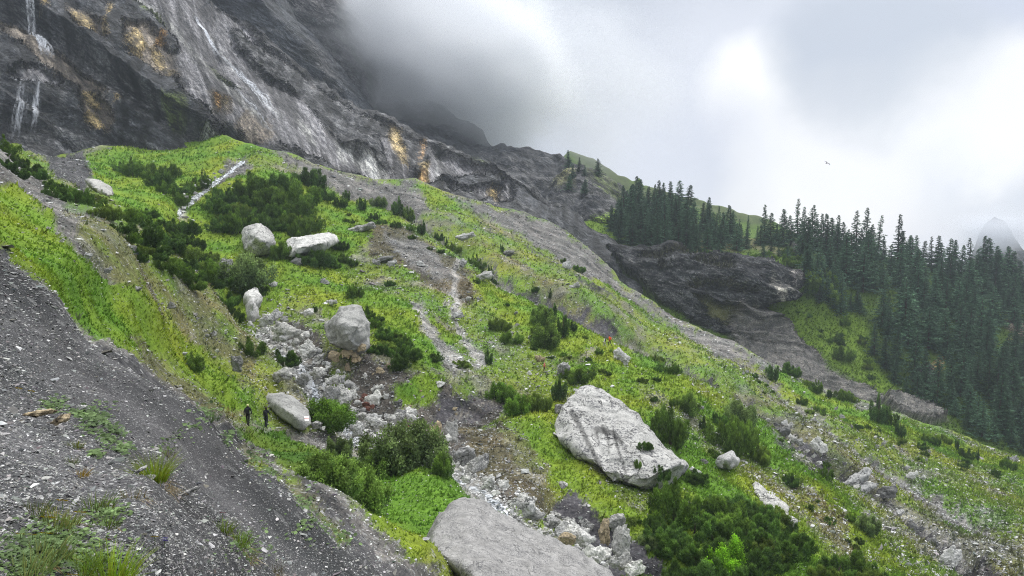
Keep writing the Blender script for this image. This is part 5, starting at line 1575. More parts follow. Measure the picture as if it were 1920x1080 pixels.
SINGLE = [  # px, foot py, width px, ratio, kind, label
    (577, 350, 50, .75, 'pine', 'dark dwarf pine at the right tip of the upper meadow'), (606, 377, 34, .7, 'pine', 'dwarf pine right of the large upper thicket'),
    (608, 355, 16, 1.6, 'up', 'thin young pine above the large thicket'), (640, 388, 24, .8, 'pine', 'small pine on the upper rib'), (652, 372, 18, 1.4, 'up', 'bright young pine at the rib edge'),
    (678, 394, 24, 1.2, 'up', 'dark young pine on the upper rib'), (702, 412, 18, .8, 'pine', 'little pine below the dark young pine'), (712, 386, 28, .7, 'grey', 'pale willow at the rib edge'),
    (745, 402, 28, 1.3, 'up', 'tallest dark young pine at the rib edge'), (767, 404, 22, 1.0, 'wil', 'green willow beside the tallest young pine'), (742, 432, 18, .6, 'pine', 'low pine on the bright upper turf'),
    (791, 437, 22, 1.25, 'up', 'cone-shaped young pine alone on the turf'), (825, 440, 20, .8, 'pine', 'round pine right of the cone-shaped one'), (853, 466, 24, .9, 'pine', 'dark round pine above the brown scree'),
    (845, 444, 9, 2.6, 'up', 'thin grey sapling by the upper gully'), (640, 470, 26, .7, 'pine', 'pine right of the cream slab'), (645, 488, 18, .8, 'wil', 'bright little bush near the cream slab'),
    (628, 497, 22, .6, 'pine', 'low bush in the bright turf'), (660, 492, 18, .8, 'pine', 'dark little bush left of the brown scree'), (590, 498, 58, .62, 'pine', 'broad dwarf pine growing over the cream slab'),
    (731, 530, 17, .7, 'pine', 'single small pine in the middle of the turf'), (665, 560, 26, .7, 'pine', 'small pine above the perched boulder'), (587, 580, 16, .7, 'pine', 'tiny pine above the stream head'),
    (527, 490, 40, .8, 'pine', 'dark pine between the two upper boulders'), (462, 528, 88, .68, 'grey', 'large grey-green willow above the split white boulder'), (480, 540, 40, .6, 'pine', 'dark pine under the grey-green willow'),
    (903, 486, 28, .8, 'pine', 'round pine at the green rib head'), (930, 505, 13, 2.8, 'up', 'slim pine on the green rib'), (943, 470, 9, 2.2, 'up', 'thin young pine behind the slim one'),
    (937, 511, 14, .7, 'pine', 'dark tuft pine at the foot of the slim pine'), (895, 530, 12, .7, 'pine', 'tiny bush by the mossy ledge'), (1087, 507, 20, .75, 'pine', 'dark bush beside the pale upper boulder'), (1058, 490, 10, .9, 'pine', 'tiny bush above the pale upper boulder'),
    (1007, 534, 13, .8, 'pine', 'tiny dark bush on the middle slope'), (1033, 545, 10, 1.3, 'up', 'tiny upright pine on the middle slope'), (939, 614, 34, .75, 'pine', 'low round pine left of the slope bushes'),
    (958, 640, 38, .55, 'pine', 'broad low pine left of the slope bushes'), (1022, 648, 50, .8, 'wil', 'large green bush in the middle of the slope'), (1015, 608, 42, .75, 'wil', 'upper bush of the middle clump'),
    (1056, 632, 30, 1.7, 'up', 'tall dark pine of the middle clump'), (1035, 600, 26, 1.2, 'up', 'young pine behind the middle clump'), (1076, 620, 18, 1.3, 'up', 'narrow pine right of the middle clump'),
    (1245, 656, 30, .8, 'pine', 'dark round pine right of the walkers'), (1237, 700, 20, .7, 'pine', 'low bush on the right slope'), (917, 682, 20, 1.6, 'up', 'pine by the stone runnel'), (865, 694, 30, .5, 'pine', 'low bush at the end of the runnel'), (815, 684, 26, .5, 'pine', 'low bush left of the runnel'),
    (941, 732, 46, .7, 'wil', 'green bush by the path bend'), (970, 776, 40, .9, 'wil', 'round bush left of the huge boulder'), (1005, 770, 44, .9, 'pine', 'dark round pine left of the huge boulder'),
    (1048, 752, 36, 1.4, 'up', 'dark upright pine touching the huge boulder'), (1083, 714, 50, .5, 'pine', 'low dark pine behind the blue walker'), (1105, 708, 20, .6, 'pine', 'small dark pine right of the blue walker'),
    (1256, 836, 56, .95, 'pine', 'dense bright pine behind the huge boulder'), (1296, 772, 36, .9, 'wil', 'round bush on the right slope'), (1382, 845, 78, .85, 'pine', 'large ragged pine on the right slope'),
    (1390, 800, 50, .9, 'grey', 'thin willow above the ragged pine'), (1326, 800, 26, 1.1, 'up', 'small pine left of the ragged pine'), (1350, 790, 24, .9, 'pine', 'bush left of the ragged pine'), (1429, 868, 36, 1.05, 'pine', 'round dense pine with a rusty top'), (1480, 915, 24, 1.0, 'pine', 'small pine beside the outcrop'),
    (1545, 902, 22, .8, 'pine', 'small bush above the mossy flat stone'), (1262, 706, 20, .8, 'pine', 'bush on the outer slope'), (1275, 690, 22, 1.1, 'up', 'young pine on the outer slope'), (1452, 708, 30, 1.25, 'up', 'dark pine at the outer rim, left of two'),
    (1483, 708, 30, .9, 'pine', 'dark pine at the outer rim, right of two'), (1512, 724, 14, .9, 'pine', 'small bush on the rim right of the two dark pines'), (1530, 736, 20, .9, 'pine', 'rim bush below the two pines'), (1555, 742, 18, .9, 'up', 'rim pine in the middle of the row'),
    (1580, 748, 34, .6, 'pine', 'broad low bush on the outer rim'), (1600, 752, 18, .7, 'pine', 'last bush of the rim row'), (1647, 792, 38, 1.45, 'up', 'tallest pine on the outer rim'), (1668, 800, 24, 1.0, 'pine', 'pine right of the tallest rim pine'),
    (1686, 820, 26, 1.2, 'up', 'ragged pine below the tallest rim pine'), (1728, 845, 18, .8, 'pine', 'small bush low on the rim'), (1732, 826, 16, .8, 'pine', 'small bush high on the rim'), (1753, 834, 18, .9, 'pine', 'rim bush near the bare snags'),
    (1771, 828, 22, .9, 'pine', 'round rim bush near the forest'), (1796, 842, 9, 3.4, 'up', 'bare thin pine on the rim'), (1835, 858, 9, 2.8, 'up', 'second bare thin pine on the rim'), (1813, 858, 26, .7, 'pine', 'low bush between the thin pines'),
    (1890, 885, 24, .7, 'pine', 'bush near the right edge'), (1415, 704, 16, .6, 'pine', 'low bush left of the rim pines'), (1560, 860, 12, .7, 'pine', 'tiny bush by the gully'),
    (615, 925, 108, .66, 'wil', 'large round willow in the hollow, leftmost'), (690, 962, 84, .85, 'wil', 'light green willow in the middle of the hollow'), (757, 895, 124, .66, 'grey', 'largest feathery willow in the hollow'),
    (700, 905, 60, .6, 'wil', 'willow between the hollow bushes'), (615, 792, 82, .62, 'wil', 'dark green willow touching the painted boulder'), (640, 850, 42, .9, 'grey', 'yellowish willow above the hollow'),
    (828, 905, 34, 1.1, 'wil', 'narrow willow at the right end of the hollow'), (948, 968, 60, .55, 'wil', 'spiky bush on the broad brown boulder edge'), (1010, 995, 44, .9, 'grey', 'thin willow among the white boulders'),
    (535, 675, 50, .55, 'pine', 'low pine beside the upper cobbles'), (473, 665, 40, .6, 'pine', 'low pine on the lower left turf'), (373, 688, 32, .9, 'wil', 'tuft bush on the left turf'), (1362, 1085, 66, .9, 'lime', 'lime green alder in front of the thicket'),
    (1222, 985, 40, .6, 'pine', 'dark pine at the foot of the huge boulder'), (1222, 1008, 34, .6, 'grey', 'blue-green bush at the foot of the huge boulder'), (1165, 968, 50, .5, 'pine', 'low pine under the huge boulder'), (1210, 1040, 36, .8, 'wil', 'bush on the channel bank'),
    (700, 660, 24, .6, 'pine', 'pine squeezed beside the perched boulder'), (1300, 905, 40, .5, 'pine', 'low pine right of the huge boulder'), (1620, 1010, 36, .9, 'grey', 'pale bush above the bottom right clump'),
    (1580, 676, 34, .75, 'pine', 'dark pine alone on the far green slope'), (1800, 700, 0, 0, 'pine', ''),
]
for px, py, w, ra, kd, lab in SINGLE:
    if w:
        shrub(px, py, w, ra, kd, lab, None, surfE if lab.endswith('far green slope') else None)
# little pines growing on the huge boulder
dgx = bpy.context.evaluated_depsgraph_get()
dgx.update()


def on_boulder(o, px, py):
    d_ = Vector([float(q) for q in ray(px, py)]).normalized()
    ok, loc, nrm, _ = o.ray_cast(Vector((0, 0, 0)) - o.location, d_)
    return (loc + o.location) if ok else None


for px, py, w, ra, lab in ((1208, 842, 26, .6, 'tuft of pine rooted in the face of the huge boulder'), (1238, 898, 30, .9, 'pine on the right foot of the huge boulder'), (1193, 928, 44, .6, 'spreading pine on the lowest ledge of the huge boulder'),
                           (1220, 920, 30, .7, 'pine beside the lowest ledge of the huge boulder'), (1195, 878, 12, 1.3, 'slim tuft in the crack of the huge boulder')):
    p = on_boulder(HERO_BIG, px, py)
    if p is not None:
        shrub(px, py, w, ra, 'pine', lab, None, loc=p)

# ---- random small bushes of the right slope
fill([(1200, 700), (1400, 780), (1560, 900), (1650, 1000), (1600, 1060), (1500, 960), (1350, 860), (1200, 760)], 22, 9, 20, 'pine', 'small green bush dotted over the lower right slope', 'small bushes dotted over the lower right slope', ratio=.6)
fill([(1300, 655), (1450, 715), (1600, 780), (1750, 845), (1920, 905), (1920, 930), (1750, 880), (1600, 820), (1400, 720)], 26, 8, 18, 'pine', 'small bush on the green outer rim of the slope', 'small bushes on the outer rim', ratio=.6)
fill([(620, 370), (700, 400), (800, 440), (850, 480), (800, 470), (650, 420)], 14, 8, 16, 'pine', 'small bush on the bright upper rib', 'small bushes on the upper rib', ratio=.6)
fill([(900, 560), (1000, 580), (1150, 640), (1250, 760), (1180, 740), (1000, 660)], 16, 8, 16, 'pine', 'small bush around the middle slope clump', 'small bushes of the middle slope', ratio=.6)

# ------------------------------------------------------------------ spruces
def stand(xy, hp, label, group, surf=None, sparse=False, wf=1.0):
    for x, y in xy:
        place_tree(x, y, hp * prg.uniform(.62, 1.22), surf or surfE, label, group, sparse and prg.random() < .8, wf * prg.uniform(.85, 1.15))


def rows(poly, n, rg, mind):
    xs = [p[0] for p in poly]; ys = [p[1] for p in poly]
    out = []
    tries = 0
    while len(out) < n and tries < 8000:
        tries += 1
        x = rg.uniform(min(xs), max(xs)); y = rg.uniform(min(ys), max(ys))
        if inside(np.array([x]), np.array([y]), poly)[0] and all(math.hypot(x - a, (y - b) * 1.6) > mind for a, b in out):
            out.append((x, y))
    return out


# knob in the middle distance (single trees)
for x, y, h, lab in ((1066, 312, 36, 'tallest dark spruce on the rocky knob against the mist'), (1086, 318, 28, 'second spruce on the rocky knob'), (1096, 322, 20, 'small third spruce on the rocky knob'),
                     (1124, 326, 32, 'lone spruce on the right shoulder of the knob'), (1073, 333, 34, 'spruce on the face of the knob'), (1092, 345, 26, 'lower spruce on the face of the knob'), (1064, 350, 24, 'lowest spruce on the knob'), (1097, 358, 24, 'spruce under the face of the knob')):
    place_tree(x, y, h * 1.05, surfD, lab, None, wf=1.15)
# left stand
stand([(1148, 432), (1158, 440), (1166, 425), (1176, 412)], 46, 'narrow spruce at the left end of the left stand', 'spruces at the left end of the left stand')
stand(rows([(1150, 418), (1180, 402), (1240, 400), (1300, 425), (1390, 452), (1420, 470), (1380, 474), (1240, 466), (1150, 455)], 70, prg, 11), 62, 'dark spruce in the dense left stand above the outcrop', 'spruces of the left stand')
stand([(1175, 404), (1188, 402), (1200, 399), (1215, 398), (1228, 397), (1236, 397), (1244, 398), (1256, 400), (1268, 404), (1278, 410), (1288, 414)], 52, 'spruce breaking the skyline of the left stand', 'skyline spruces of the left stand')
stand([(1318, 424), (1330, 428), (1340, 430), (1352, 438), (1360, 440), (1372, 445), (1388, 450), (1402, 452), (1420, 455)], 46, 'thin spruce between the two stands', 'spruces between the two stands', None, True)
stand([(1296, 474), (1350, 476), (1404, 486), (1432, 492), (1445, 480), (1460, 486), (1475, 492)], 34, 'small spruce on the brow of the outcrop', 'spruces on the brow of the outcrop')
# skyline spires of the right stand
SPIRES = [(1434, 455, 92, 1), (1427, 458, 50, 0), (1446, 458, 60, 0), (1456, 462, 48, 0), (1470, 462, 82, 0), (1480, 464, 56, 0), (1492, 466, 80, 1), (1503, 468, 82, 1), (1512, 468, 52, 0), (1522, 470, 76, 0), (1533, 472, 74, 1), (1540, 470, 80, 0), (1550, 474, 66, 0), (1560, 474, 78, 0),
          (1571, 476, 88, 1), (1580, 480, 56, 0), (1604, 484, 84, 1), (1612, 486, 60, 0), (1621, 488, 88, 1), (1632, 488, 66, 0), (1645, 490, 82, 1), (1655, 494, 58, 0), (1683, 500, 88, 1), (1692, 500, 66, 0), (1702, 502, 70, 0), (1719, 504, 80, 0), (1730, 506, 60, 0), (1746, 508, 88, 1),
          (1757, 512, 68, 0), (1764, 514, 74, 0), (1780, 518, 72, 0), (1792, 522, 68, 0), (1802, 526, 64, 0), (1816, 530, 88, 1), (1828, 532, 80, 0), (1840, 536, 84, 0), (1850, 540, 88, 0), (1862, 546, 90, 0), (1874, 550, 80, 0), (1886, 556, 92, 0), (1896, 560, 98, 0), (1908, 566, 86, 0), (1920, 572, 80, 0), (1940, 580, 90, 0)]
for x, y, h, sp in SPIRES:
    place_tree(x, y, h, surfE, 'spruce spire on the skyline of the right-hand forest', 'skyline spruces of the right-hand forest', bool(sp), 1.0)
stand(rows([(1500, 480), (1600, 492), (1700, 508), (1800, 532), (1960, 590), (1960, 640), (1840, 600), (1700, 560), (1560, 540), (1500, 520)], 52, prg, 17), 78, 'dark blue-green spruce in the upper right-hand forest', 'spruces of the upper right-hand forest')
stand(rows([(1510, 530), (1560, 545), (1620, 590), (1590, 596), (1530, 570), (1505, 555)], 14, prg, 13), 56, 'spruce beside the right end of the outcrop', 'spruces beside the outcrop')
stand(rows([(1570, 590), (1640, 600), (1700, 560), (1840, 605), (1850, 640), (1800, 700), (1740, 660), (1700, 680), (1660, 640), (1620, 610)], 30, prg, 22), 86, 'green spruce in the middle of the right-hand forest', 'spruces of the middle right-hand forest')
stand(rows([(1640, 650), (1700, 700), (1710, 740), (1760, 760), (1840, 800), (1930, 835), (1960, 780), (1960, 690), (1900, 650), (1850, 660), (1800, 720), (1760, 730)], 40, prg, 24), 92, 'large spruce low in the right-hand forest', 'spruces low in the right-hand forest')
stand([(1640, 665), (1662, 690), (1680, 716), (1700, 740), (1720, 755)], 70, 'spruce on the left rim of the lower forest', 'spruces on the left rim of the lower forest')
stand([(1790, 780), (1815, 800), (1845, 815), (1870, 822), (1900, 832), (1925, 845)], 64, 'spruce at the lowest rim of the forest', 'spruces at the lowest rim of the forest')

fill([(1450, 575), (1560, 580), (1630, 620), (1660, 700), (1640, 720), (1540, 650), (1460, 600)], 16, 8, 18, 'pine', 'small bush on the far green slope', 'small bushes on the far green slope', surfE, ratio=.7)
fill([(1420, 470), (1500, 485), (1510, 500), (1440, 500), (1300, 478), (1280, 470)], 12, 10, 22, 'pine', 'bush on the brow of the outcrop', 'bushes on the brow of the outcrop', surfE, ratio=.8)
fill([(1500, 500), (1560, 520), (1580, 570), (1520, 560)], 12, 16, 34, 'wil', 'green bush right of the outcrop', 'bushes right of the outcrop', surfE, ratio=.8)

# ------------------------------------------------------------------ turf: blades and tufts on every grassy patch
def dens_grass(px, py):
    g = valA(gA, px, py)
    return np.clip(g * 1.05 - .05, 0, 1)
px_, py_ = sample_px(210000, dens_grass)
P_ = surfA(px_, py_); D_ = np.linalg.norm(P_, axis=1)
n = len(px_)
gc = valA(colA, px_, py_)
# the far slope has its turf too
fx = _rg.uniform(1040, 1960, 60000); fy = _rg.uniform(390, 860, 60000)
fi = np.clip((fx - SE.PX[0, 0]) / 1.7, 0, SE.PX.shape[1] - 1).astype(int)
fb = E_bot(fx); ft = np.minimum(E_top(fx), fb - 4)
fj = (np.clip((fb - fy) / (fb - ft), 0, 1) * (SE.PX.shape[0] - 1)).astype(int)
ok_ = (fy > ft) & (fy < fb) & (_rg.uniform(0, 1, 60000) < SE.g[fj, fi])
P_ = np.concatenate([P_, SE.P[fj, fi][ok_]]); gc = np.concatenate([gc, SE.c[fj, fi][ok_]])
D_ = np.linalg.norm(P_, axis=1); n = len(P_)
hgt = np.clip(np.exp(_rg.normal(1.12, .42, n)) * D_ / F, .05, .75)
Vl, Cl = [], []
patch = perlin(P_[:, 0] / 3.1, P_[:, 1] / 3.1, P_[:, 2] / 3.1, 5) * .9 + perlin(P_[:, 0] / 11, P_[:, 1] / 11, P_[:, 2] / 11, 6) * .7
for j in range(3):
    a = _rg.uniform(0, 6.28, n)
    out = np.stack([np.cos(a), np.sin(a), np.zeros(n)], 1)
    b0 = P_ + out * (hgt * _rg.uniform(0, .5, n))[:, None]
    tip = b0 + (np.array((.25, 0, 1)) + out * _rg.uniform(.2, .9, (n, 1))) * (hgt * _rg.uniform(.5, 1.1, n))[:, None]
    sd2 = np.stack([-np.sin(a), np.cos(a), np.zeros(n)], 1) * (hgt * _rg.uniform(.18, .34, n))[:, None]
    Vl.append(np.stack([b0 - sd2, b0 + sd2, tip], 1))
    c = gc * np.exp(_rg.normal(.0, .32, (n, 1))) * (1 + .28 * patch[:, None] * np.array((1.2, .7, .4)))
    Cl.append(np.repeat(c[:, None], 3, 1))
Vl = np.concatenate(Vl).reshape(-1, 3); Cl = np.clip(np.concatenate(Cl).reshape(-1, 3), .004, .5)
ML_TURF = mat_leaf('turf blades', transl=.4, vary=0)
link('grass', mesh_np('grass', Vl, np.arange(len(Vl)).reshape(-1, 3), Cl, [ML_TURF], False), kind='stuff', label='short alpine turf')
print('grass', n)
# ================================================================== walkers
def skin_body(J, bones, rad, cols, name, sub=1):
    """one continuous figure: J joints, bones between them, radius and colour per joint name"""
    names = list(J)
    me = bpy.data.meshes.new('t')
    me.from_pydata([J[n_] for n_ in names], [(names.index(a), names.index(b)) for a, b in bones], [])
    o = bpy.data.objects.new('t', me); COL.objects.link(o)
    m = o.modifiers.new('s', 'SKIN'); m.use_smooth_shade = True
    sv = me.skin_vertices[0].data if me.skin_vertices else None
    if sv is None:
        me.skin_vertices_ensure() if hasattr(me, 'skin_vertices_ensure') else None
        sv = me.skin_vertices[0].data
    for i, n_ in enumerate(names):
        r = rad[n_]
        sv[i].radius = (r, r) if np.isscalar(r) else r
        sv[i].use_root = n_ == 'pelvis'
    s = o.modifiers.new('u', 'SUBSURF'); s.levels = sub; s.render_levels = sub
    dg = bpy.context.evaluated_depsgraph_get(); dg.update()
    m2 = bpy.data.meshes.new_from_object(o.evaluated_get(dg))
    bpy.data.objects.remove(o); bpy.data.meshes.remove(me)
    n_ = len(m2.vertices)
    W = np.empty(n_ * 3, np.float32); m2.vertices.foreach_get('co', W); W = W.reshape(-1, 3)
    best = np.full(n_, 1e9); c = np.zeros((n_, 3))
    for (a, b), cc in zip(bones, cols):
        A = np.array(J[a]); B = np.array(J[b]); ab = B - A
        t = np.clip(((W - A) @ ab) / (ab @ ab + 1e-9), 0, 1)
        d = np.linalg.norm(W - A - t[:, None] * ab, axis=1) / (.5 * (np.max(rad[a]) + np.max(rad[b])))
        m_ = d < best
        best[m_] = d[m_]; c[m_] = cc
    at_ = m2.color_attributes.new('col', 'FLOAT_COLOR', 'POINT')
    cc = np.ones((n_, 4), np.float32); cc[:, :3] = c
    at_.data.foreach_set('color', cc.ravel())
    m2.name = name
    m2.materials.clear(); m2.materials.append(M_CLOTH)
    m2.polygons.foreach_set('use_smooth', np.ones(len(m2.polygons), bool))
    return m2


M_CLOTH, _t = new_mat('skin and clothing')
finish(_t, _t.n('ShaderNodeVertexColor', layer_name='col').outputs[0], .8, spec=.2)
M_BLACK = mat_plain('black nylon', (.018, .018, .022), .7, .3)
M_POLE = mat_plain('grey alloy', (.45, .45, .47), .35, .5)
M_CAP = mat_plain('pale yellow cotton', (.62, .62, .30), .9, .1)
M_HAIR = mat_plain('brown hair', (.04, .025, .015), .7, .2)
M_HAIRL = mat_plain('fair hair', (.42, .32, .16), .7, .2)
SKINC = (.50, .30, .21)


def person(px, py, hpx, yaw, pose, top, legs, label, sleeve=None, boots=(.03, .025, .02), hair=None, cap=False, pack=None, packlabel=None, poles=False, group=None):
    foot = surfA(px, py)
    D0 = float(Vector([float(q) for q in foot]) @ (CAMR @ Vector((0, 0, -1))))
    H = 1.74
    st = 1.0
    if pose == 'walk':
        kn = (.18, -.10); an = (.22, -.30); lean = .06
    elif pose == 'step':
        kn = (.10, -.04); an = (.05, -.22); lean = .05
    elif pose == 'stand':
        kn = (.03, .01); an = (.02, -.03); lean = .02
    else:
        kn = (.36, .30); an = (.05, -.02); lean = .28
    crouch = pose == 'crouch'
    hz = .52 if crouch else .94
    J = {}
    J['pelvis'] = (0, -.16 if crouch else 0, hz)
    J['waist'] = (0, J['pelvis'][1] + lean * .4, hz + .16)
    J['chest'] = (0, J['pelvis'][1] + lean * 1.0, hz + .42)
    J['neck'] = (0, J['pelvis'][1] + lean * 1.2, hz + .56)
    J['head'] = (0, J['pelvis'][1] + lean * 1.3 + .02, hz + .655)
    J['crown'] = (0, J['pelvis'][1] + lean * 1.3 + .01, hz + .76)
    J['nose'] = (0, J['head'][1] + .115, hz + .655)
    bones, cols = [], []

    def B(a, b, c):
        bones.append((a, b)); cols.append(c)
    B('pelvis', 'waist', legs); B('waist', 'chest', top); B('chest', 'neck', top); B('neck', 'head', SKINC); B('head', 'crown', SKINC); B('head', 'nose', SKINC)
    rad = {'pelvis': (.15, .115), 'waist': (.135, .10), 'chest': (.165, .115), 'neck': .055, 'head': (.078, .092), 'crown': (.055, .06), 'nose': .016}
    sl = sleeve or top
    for k, s in (('L', -1), ('R', 1)):
        i = 0 if s < 0 else 1
        J['hip' + k] = (s * .095, J['pelvis'][1], hz - .04)
        J['knee' + k] = (s * .10, J['pelvis'][1] + kn[i], .50 if not crouch else .46)
        J['ankle' + k] = (s * .10, an[i] + (0 if not crouch else -.02), .09 + (.05 if an[i] < -.15 else 0))
        J['toe' + k] = (s * .11, J['ankle' + k][1] + .19, .04)
        B('pelvis', 'hip' + k, legs); B('hip' + k, 'knee' + k, legs); B('knee' + k, 'ankle' + k, legs); B('ankle' + k, 'toe' + k, boots)
        rad.update({'hip' + k: .095, 'knee' + k: .062, 'ankle' + k: .045, 'toe' + k: .04})
        sy = J['chest'][1]; sz = J['chest'][2] + .04
        sw = (.16 if i else -.14) if pose in ('walk', 'step') else .05
        J['shoulder' + k] = (s * .185, sy, sz)
        if poles:
            J['elbow' + k] = (s * .25, sy + .04, sz - .27); J['wrist' + k] = (s * .24, sy + .28, sz - .33)
        elif crouch:
            J['elbow' + k] = (s * .24, sy + .14, sz - .25); J['wrist' + k] = (s * .14, sy + .34, sz - .34)
        else:
            J['elbow' + k] = (s * .25, sy - .03 + sw * .4, sz - .28); J['wrist' + k] = (s * .25, sy + .06 + sw, sz - .51)
        wv = Vector(J['wrist' + k]); dirh = (wv - Vector(J['elbow' + k])).normalized()
        J['palm' + k] = tuple(wv + dirh * .07)
        B('chest', 'shoulder' + k, top); B('shoulder' + k, 'elbow' + k, sl); B('elbow' + k, 'wrist' + k, sl); B('wrist' + k, 'palm' + k, SKINC)
        rad.update({'shoulder' + k: .068, 'elbow' + k: .048, 'wrist' + k: .028, 'palm' + k: (.036, .018)})
        for f in range(4):
            a = 'f%d%s' % (f, k); b_ = 'g%d%s' % (f, k)
            off_ = Vector((0, (f - 1.5) * .021, 0))
            J[a] = tuple(wv + dirh * (.115 - abs(f - 1.3) * .006) + off_)
            J[b_] = tuple(wv + dirh * (.15 - abs(f - 1.3) * .01) + off_ * 1.05 + Vector((-s * .02, 0, 0)))
            B('palm' + k, a, SKINC); B(a, b_, SKINC); rad[a] = .009; rad[b_] = .007
        J['thumb' + k] = tuple(wv + dirh * .075 + Vector((-s * .02, .045, 0)))
        B('palm' + k, 'thumb' + k, SKINC); rad['thumb' + k] = .010
    me = skin_body(J, bones, rad, cols, 'person')
    sc = (hpx / F * D0) / (H * (.75 if crouch else 1.0))
    o = link('person', me, loc=foot)
    o.rotation_euler = (0, 0, yaw); o.scale = (sc, sc, sc)
    tag(o, label, 'person', group)
    # hair or cap
    hc = Vector(J['head']) + Vector((0, -.012, .028))
    bm = bmesh.new(); bmesh.ops.create_icosphere(bm, subdivisions=2, radius=1)
    for v in bm.verts:
        v.co = Vector((v.co.x * .098, v.co.y * .112, v.co.z * .115))
        if v.co.y > .045 and v.co.z < .03:
            v.co.y = .045
        if cap and v.co.y > .06 and v.co.z < .06:
            v.co.y += .05
        v.co.z = max(v.co.z, -.07 if not cap else -.02)
        v.co += hc
    hm = bpy.data.meshes.new('hair'); bm.to_mesh(hm); bm.free()
    hm.materials.append(M_CAP if cap else (hair or M_HAIR))
    link('cap' if cap else 'hair', hm, o)
    Mw = Matrix.LocRotScale(o.location, o.rotation_euler, o.scale)
    if pack:
        bm = bmesh.new(); bmesh.ops.create_cube(bm, size=1)
        for v in bm.verts:
            v.co = Vector((v.co.x * .29, v.co.y * .19, v.co.z * .46)) * (1 if v.co.z < 0 else .88)
        bmesh.ops.bevel(bm, geom=list(bm.edges), offset=.06, segments=3, affect='EDGES')
        pm = bpy.data.meshes.new('bag'); bm.to_mesh(pm); bm.free(); pm.materials.append(pack)
        b = bpy.data.objects.new('backpack', None); COL.objects.link(b)
        b.matrix_world = Mw @ Matrix.Translation((0, J['chest'][1] - .225, J['chest'][2] - .10)) @ Matrix.Rotation(-lean * .8, 4, 'X')
        link('bag', pm, b)
        V, Fs = trunk_mesh(.42, .02, 0, 5, 3)
        for s in (-1, 1):
            sm = mesh_np('strap', V * np.array((1, 1, 1)) + np.array((s * .12, .06, -.2)), Fs, None, [pack])
            link('strap', sm, b)
        tag(b, packlabel, 'backpack')
    if poles:
        for s in (-1, 1):
            k = 'L' if s < 0 else 'R'
            top_ = Vector(J['palm' + k]) + Vector((0, 0, .05)); bot = Vector((s * .42, top_.y + .12, -.02))
            V, Fs = trunk_mesh(1.0, .013, 0, 6, 4)
            d_ = bot - top_
            q = d_.to_track_quat('Z', 'Y').to_matrix()
            W = (V * np.array((1, 1, d_.length))) @ np.array(q).T + np.array(top_)
            p_ = link('trekking_pole', mesh_np('trekking_pole', W, Fs, None, [M_POLE]))
            p_.matrix_world = Mw
            V2, F2 = trunk_mesh(.12, .022, 0, 6, 3)
            g_ = link('grip', mesh_np('grip', (V2 @ np.array(q).T) + np.array(top_) + np.array((0, 0, .02)), F2, None, [M_BLACK]), p_)
            tag(p_, 'trekking pole in the %s hand of the dark-clad walker nearer the painted boulder' % ('left' if s < 0 else 'right'), 'trekking pole')
    return o


BLK = (.016, .017, .022)
person(468, 797, 42, .15, 'walk', BLK, (.02, .02, .022), 'walker in black with a pale yellow cap, walking away on the path', cap=True, pack=M_BLACK, packlabel='black backpack on the walker with the yellow cap')
person(502, 798, 40, -.1, 'step', BLK, (.025, .028, .04), 'walker in dark clothes leaning on two poles beside the painted boulder', hair=M_HAIR, pack=M_BLACK, packlabel='black backpack on the walker with two poles', poles=True)
person(1136, 646, 19, 1.2, 'walk', (.62, .62, .62), (.5, .48, .43), 'walker in white top and pale trousers left of the one in orange', pack=M_BLACK, packlabel='dark backpack on the walker in white')
M_OR = mat_plain('orange nylon', (.75, .12, .03), .7, .3)
person(1146, 644, 21, 1.0, 'walk', (.78, .12, .03), (.03, .03, .035), 'walker in a bright orange jacket high on the path', pack=M_OR, packlabel='orange backpack on the walker in orange')
person(1022, 689, 21, -1.3, 'walk', (.72, .22, .22), (.08, .03, .04), 'walker in a pink jacket above the huge boulder', sleeve=(.75, .3, .15), hair=M_HAIRL)
person(1101, 718, 22, .4, 'stand', (.045, .05, .16), (.16, .16, .20), 'walker in a navy jacket standing above the huge boulder', hair=M_HAIRL)
person(783, 772, 17, 1.9, 'crouch', (.02, .025, .05), (.03, .03, .05), 'person in dark blue stooping by the pair of white blocks', sleeve=(.6, .25, .12))
person(629, 708, 15, .6, 'crouch', (.75, .16, .04), (.03, .03, .035), 'person in orange crouching among the cobbles below the perched boulder')

# painted trail mark on the smooth boulder: white, red, white
def decal(o, quadpx, colors, name, n=6):
    d = np.array(quadpx, float)
    for k, (a, b, mat) in enumerate(colors):
        V = []
        for j in range(n):
            v = a + (b - a) * j / (n - 1)
            for i in range(n):
                u = i / (n - 1)
                q = (d[0] * (1 - u) + d[1] * u) * (1 - v) + (d[3] * (1 - u) + d[2] * u) * v
                h = on_boulder(o, q[0], q[1])
                if h is None:
                    return
                V.append(np.array(h) * .9993 - np.array(o.location))
        link(name, mesh_np(name, V, gridfaces(n, n), None, [mat]), o)


M_WP = mat_plain('white trail paint', (.85, .84, .80), .6, .3, .08)
M_RP = mat_plain('red trail paint', (.50, .20, .18), .6, .3, .08)
bpy.context.view_layer.update()
decal(HIKB, [(570.5, 780.5), (579, 780.5), (579.5, 789), (571, 789)], [(0, .42, M_WP), (.42, .56, M_RP), (.56, 1, M_WP)], 'trail_mark')

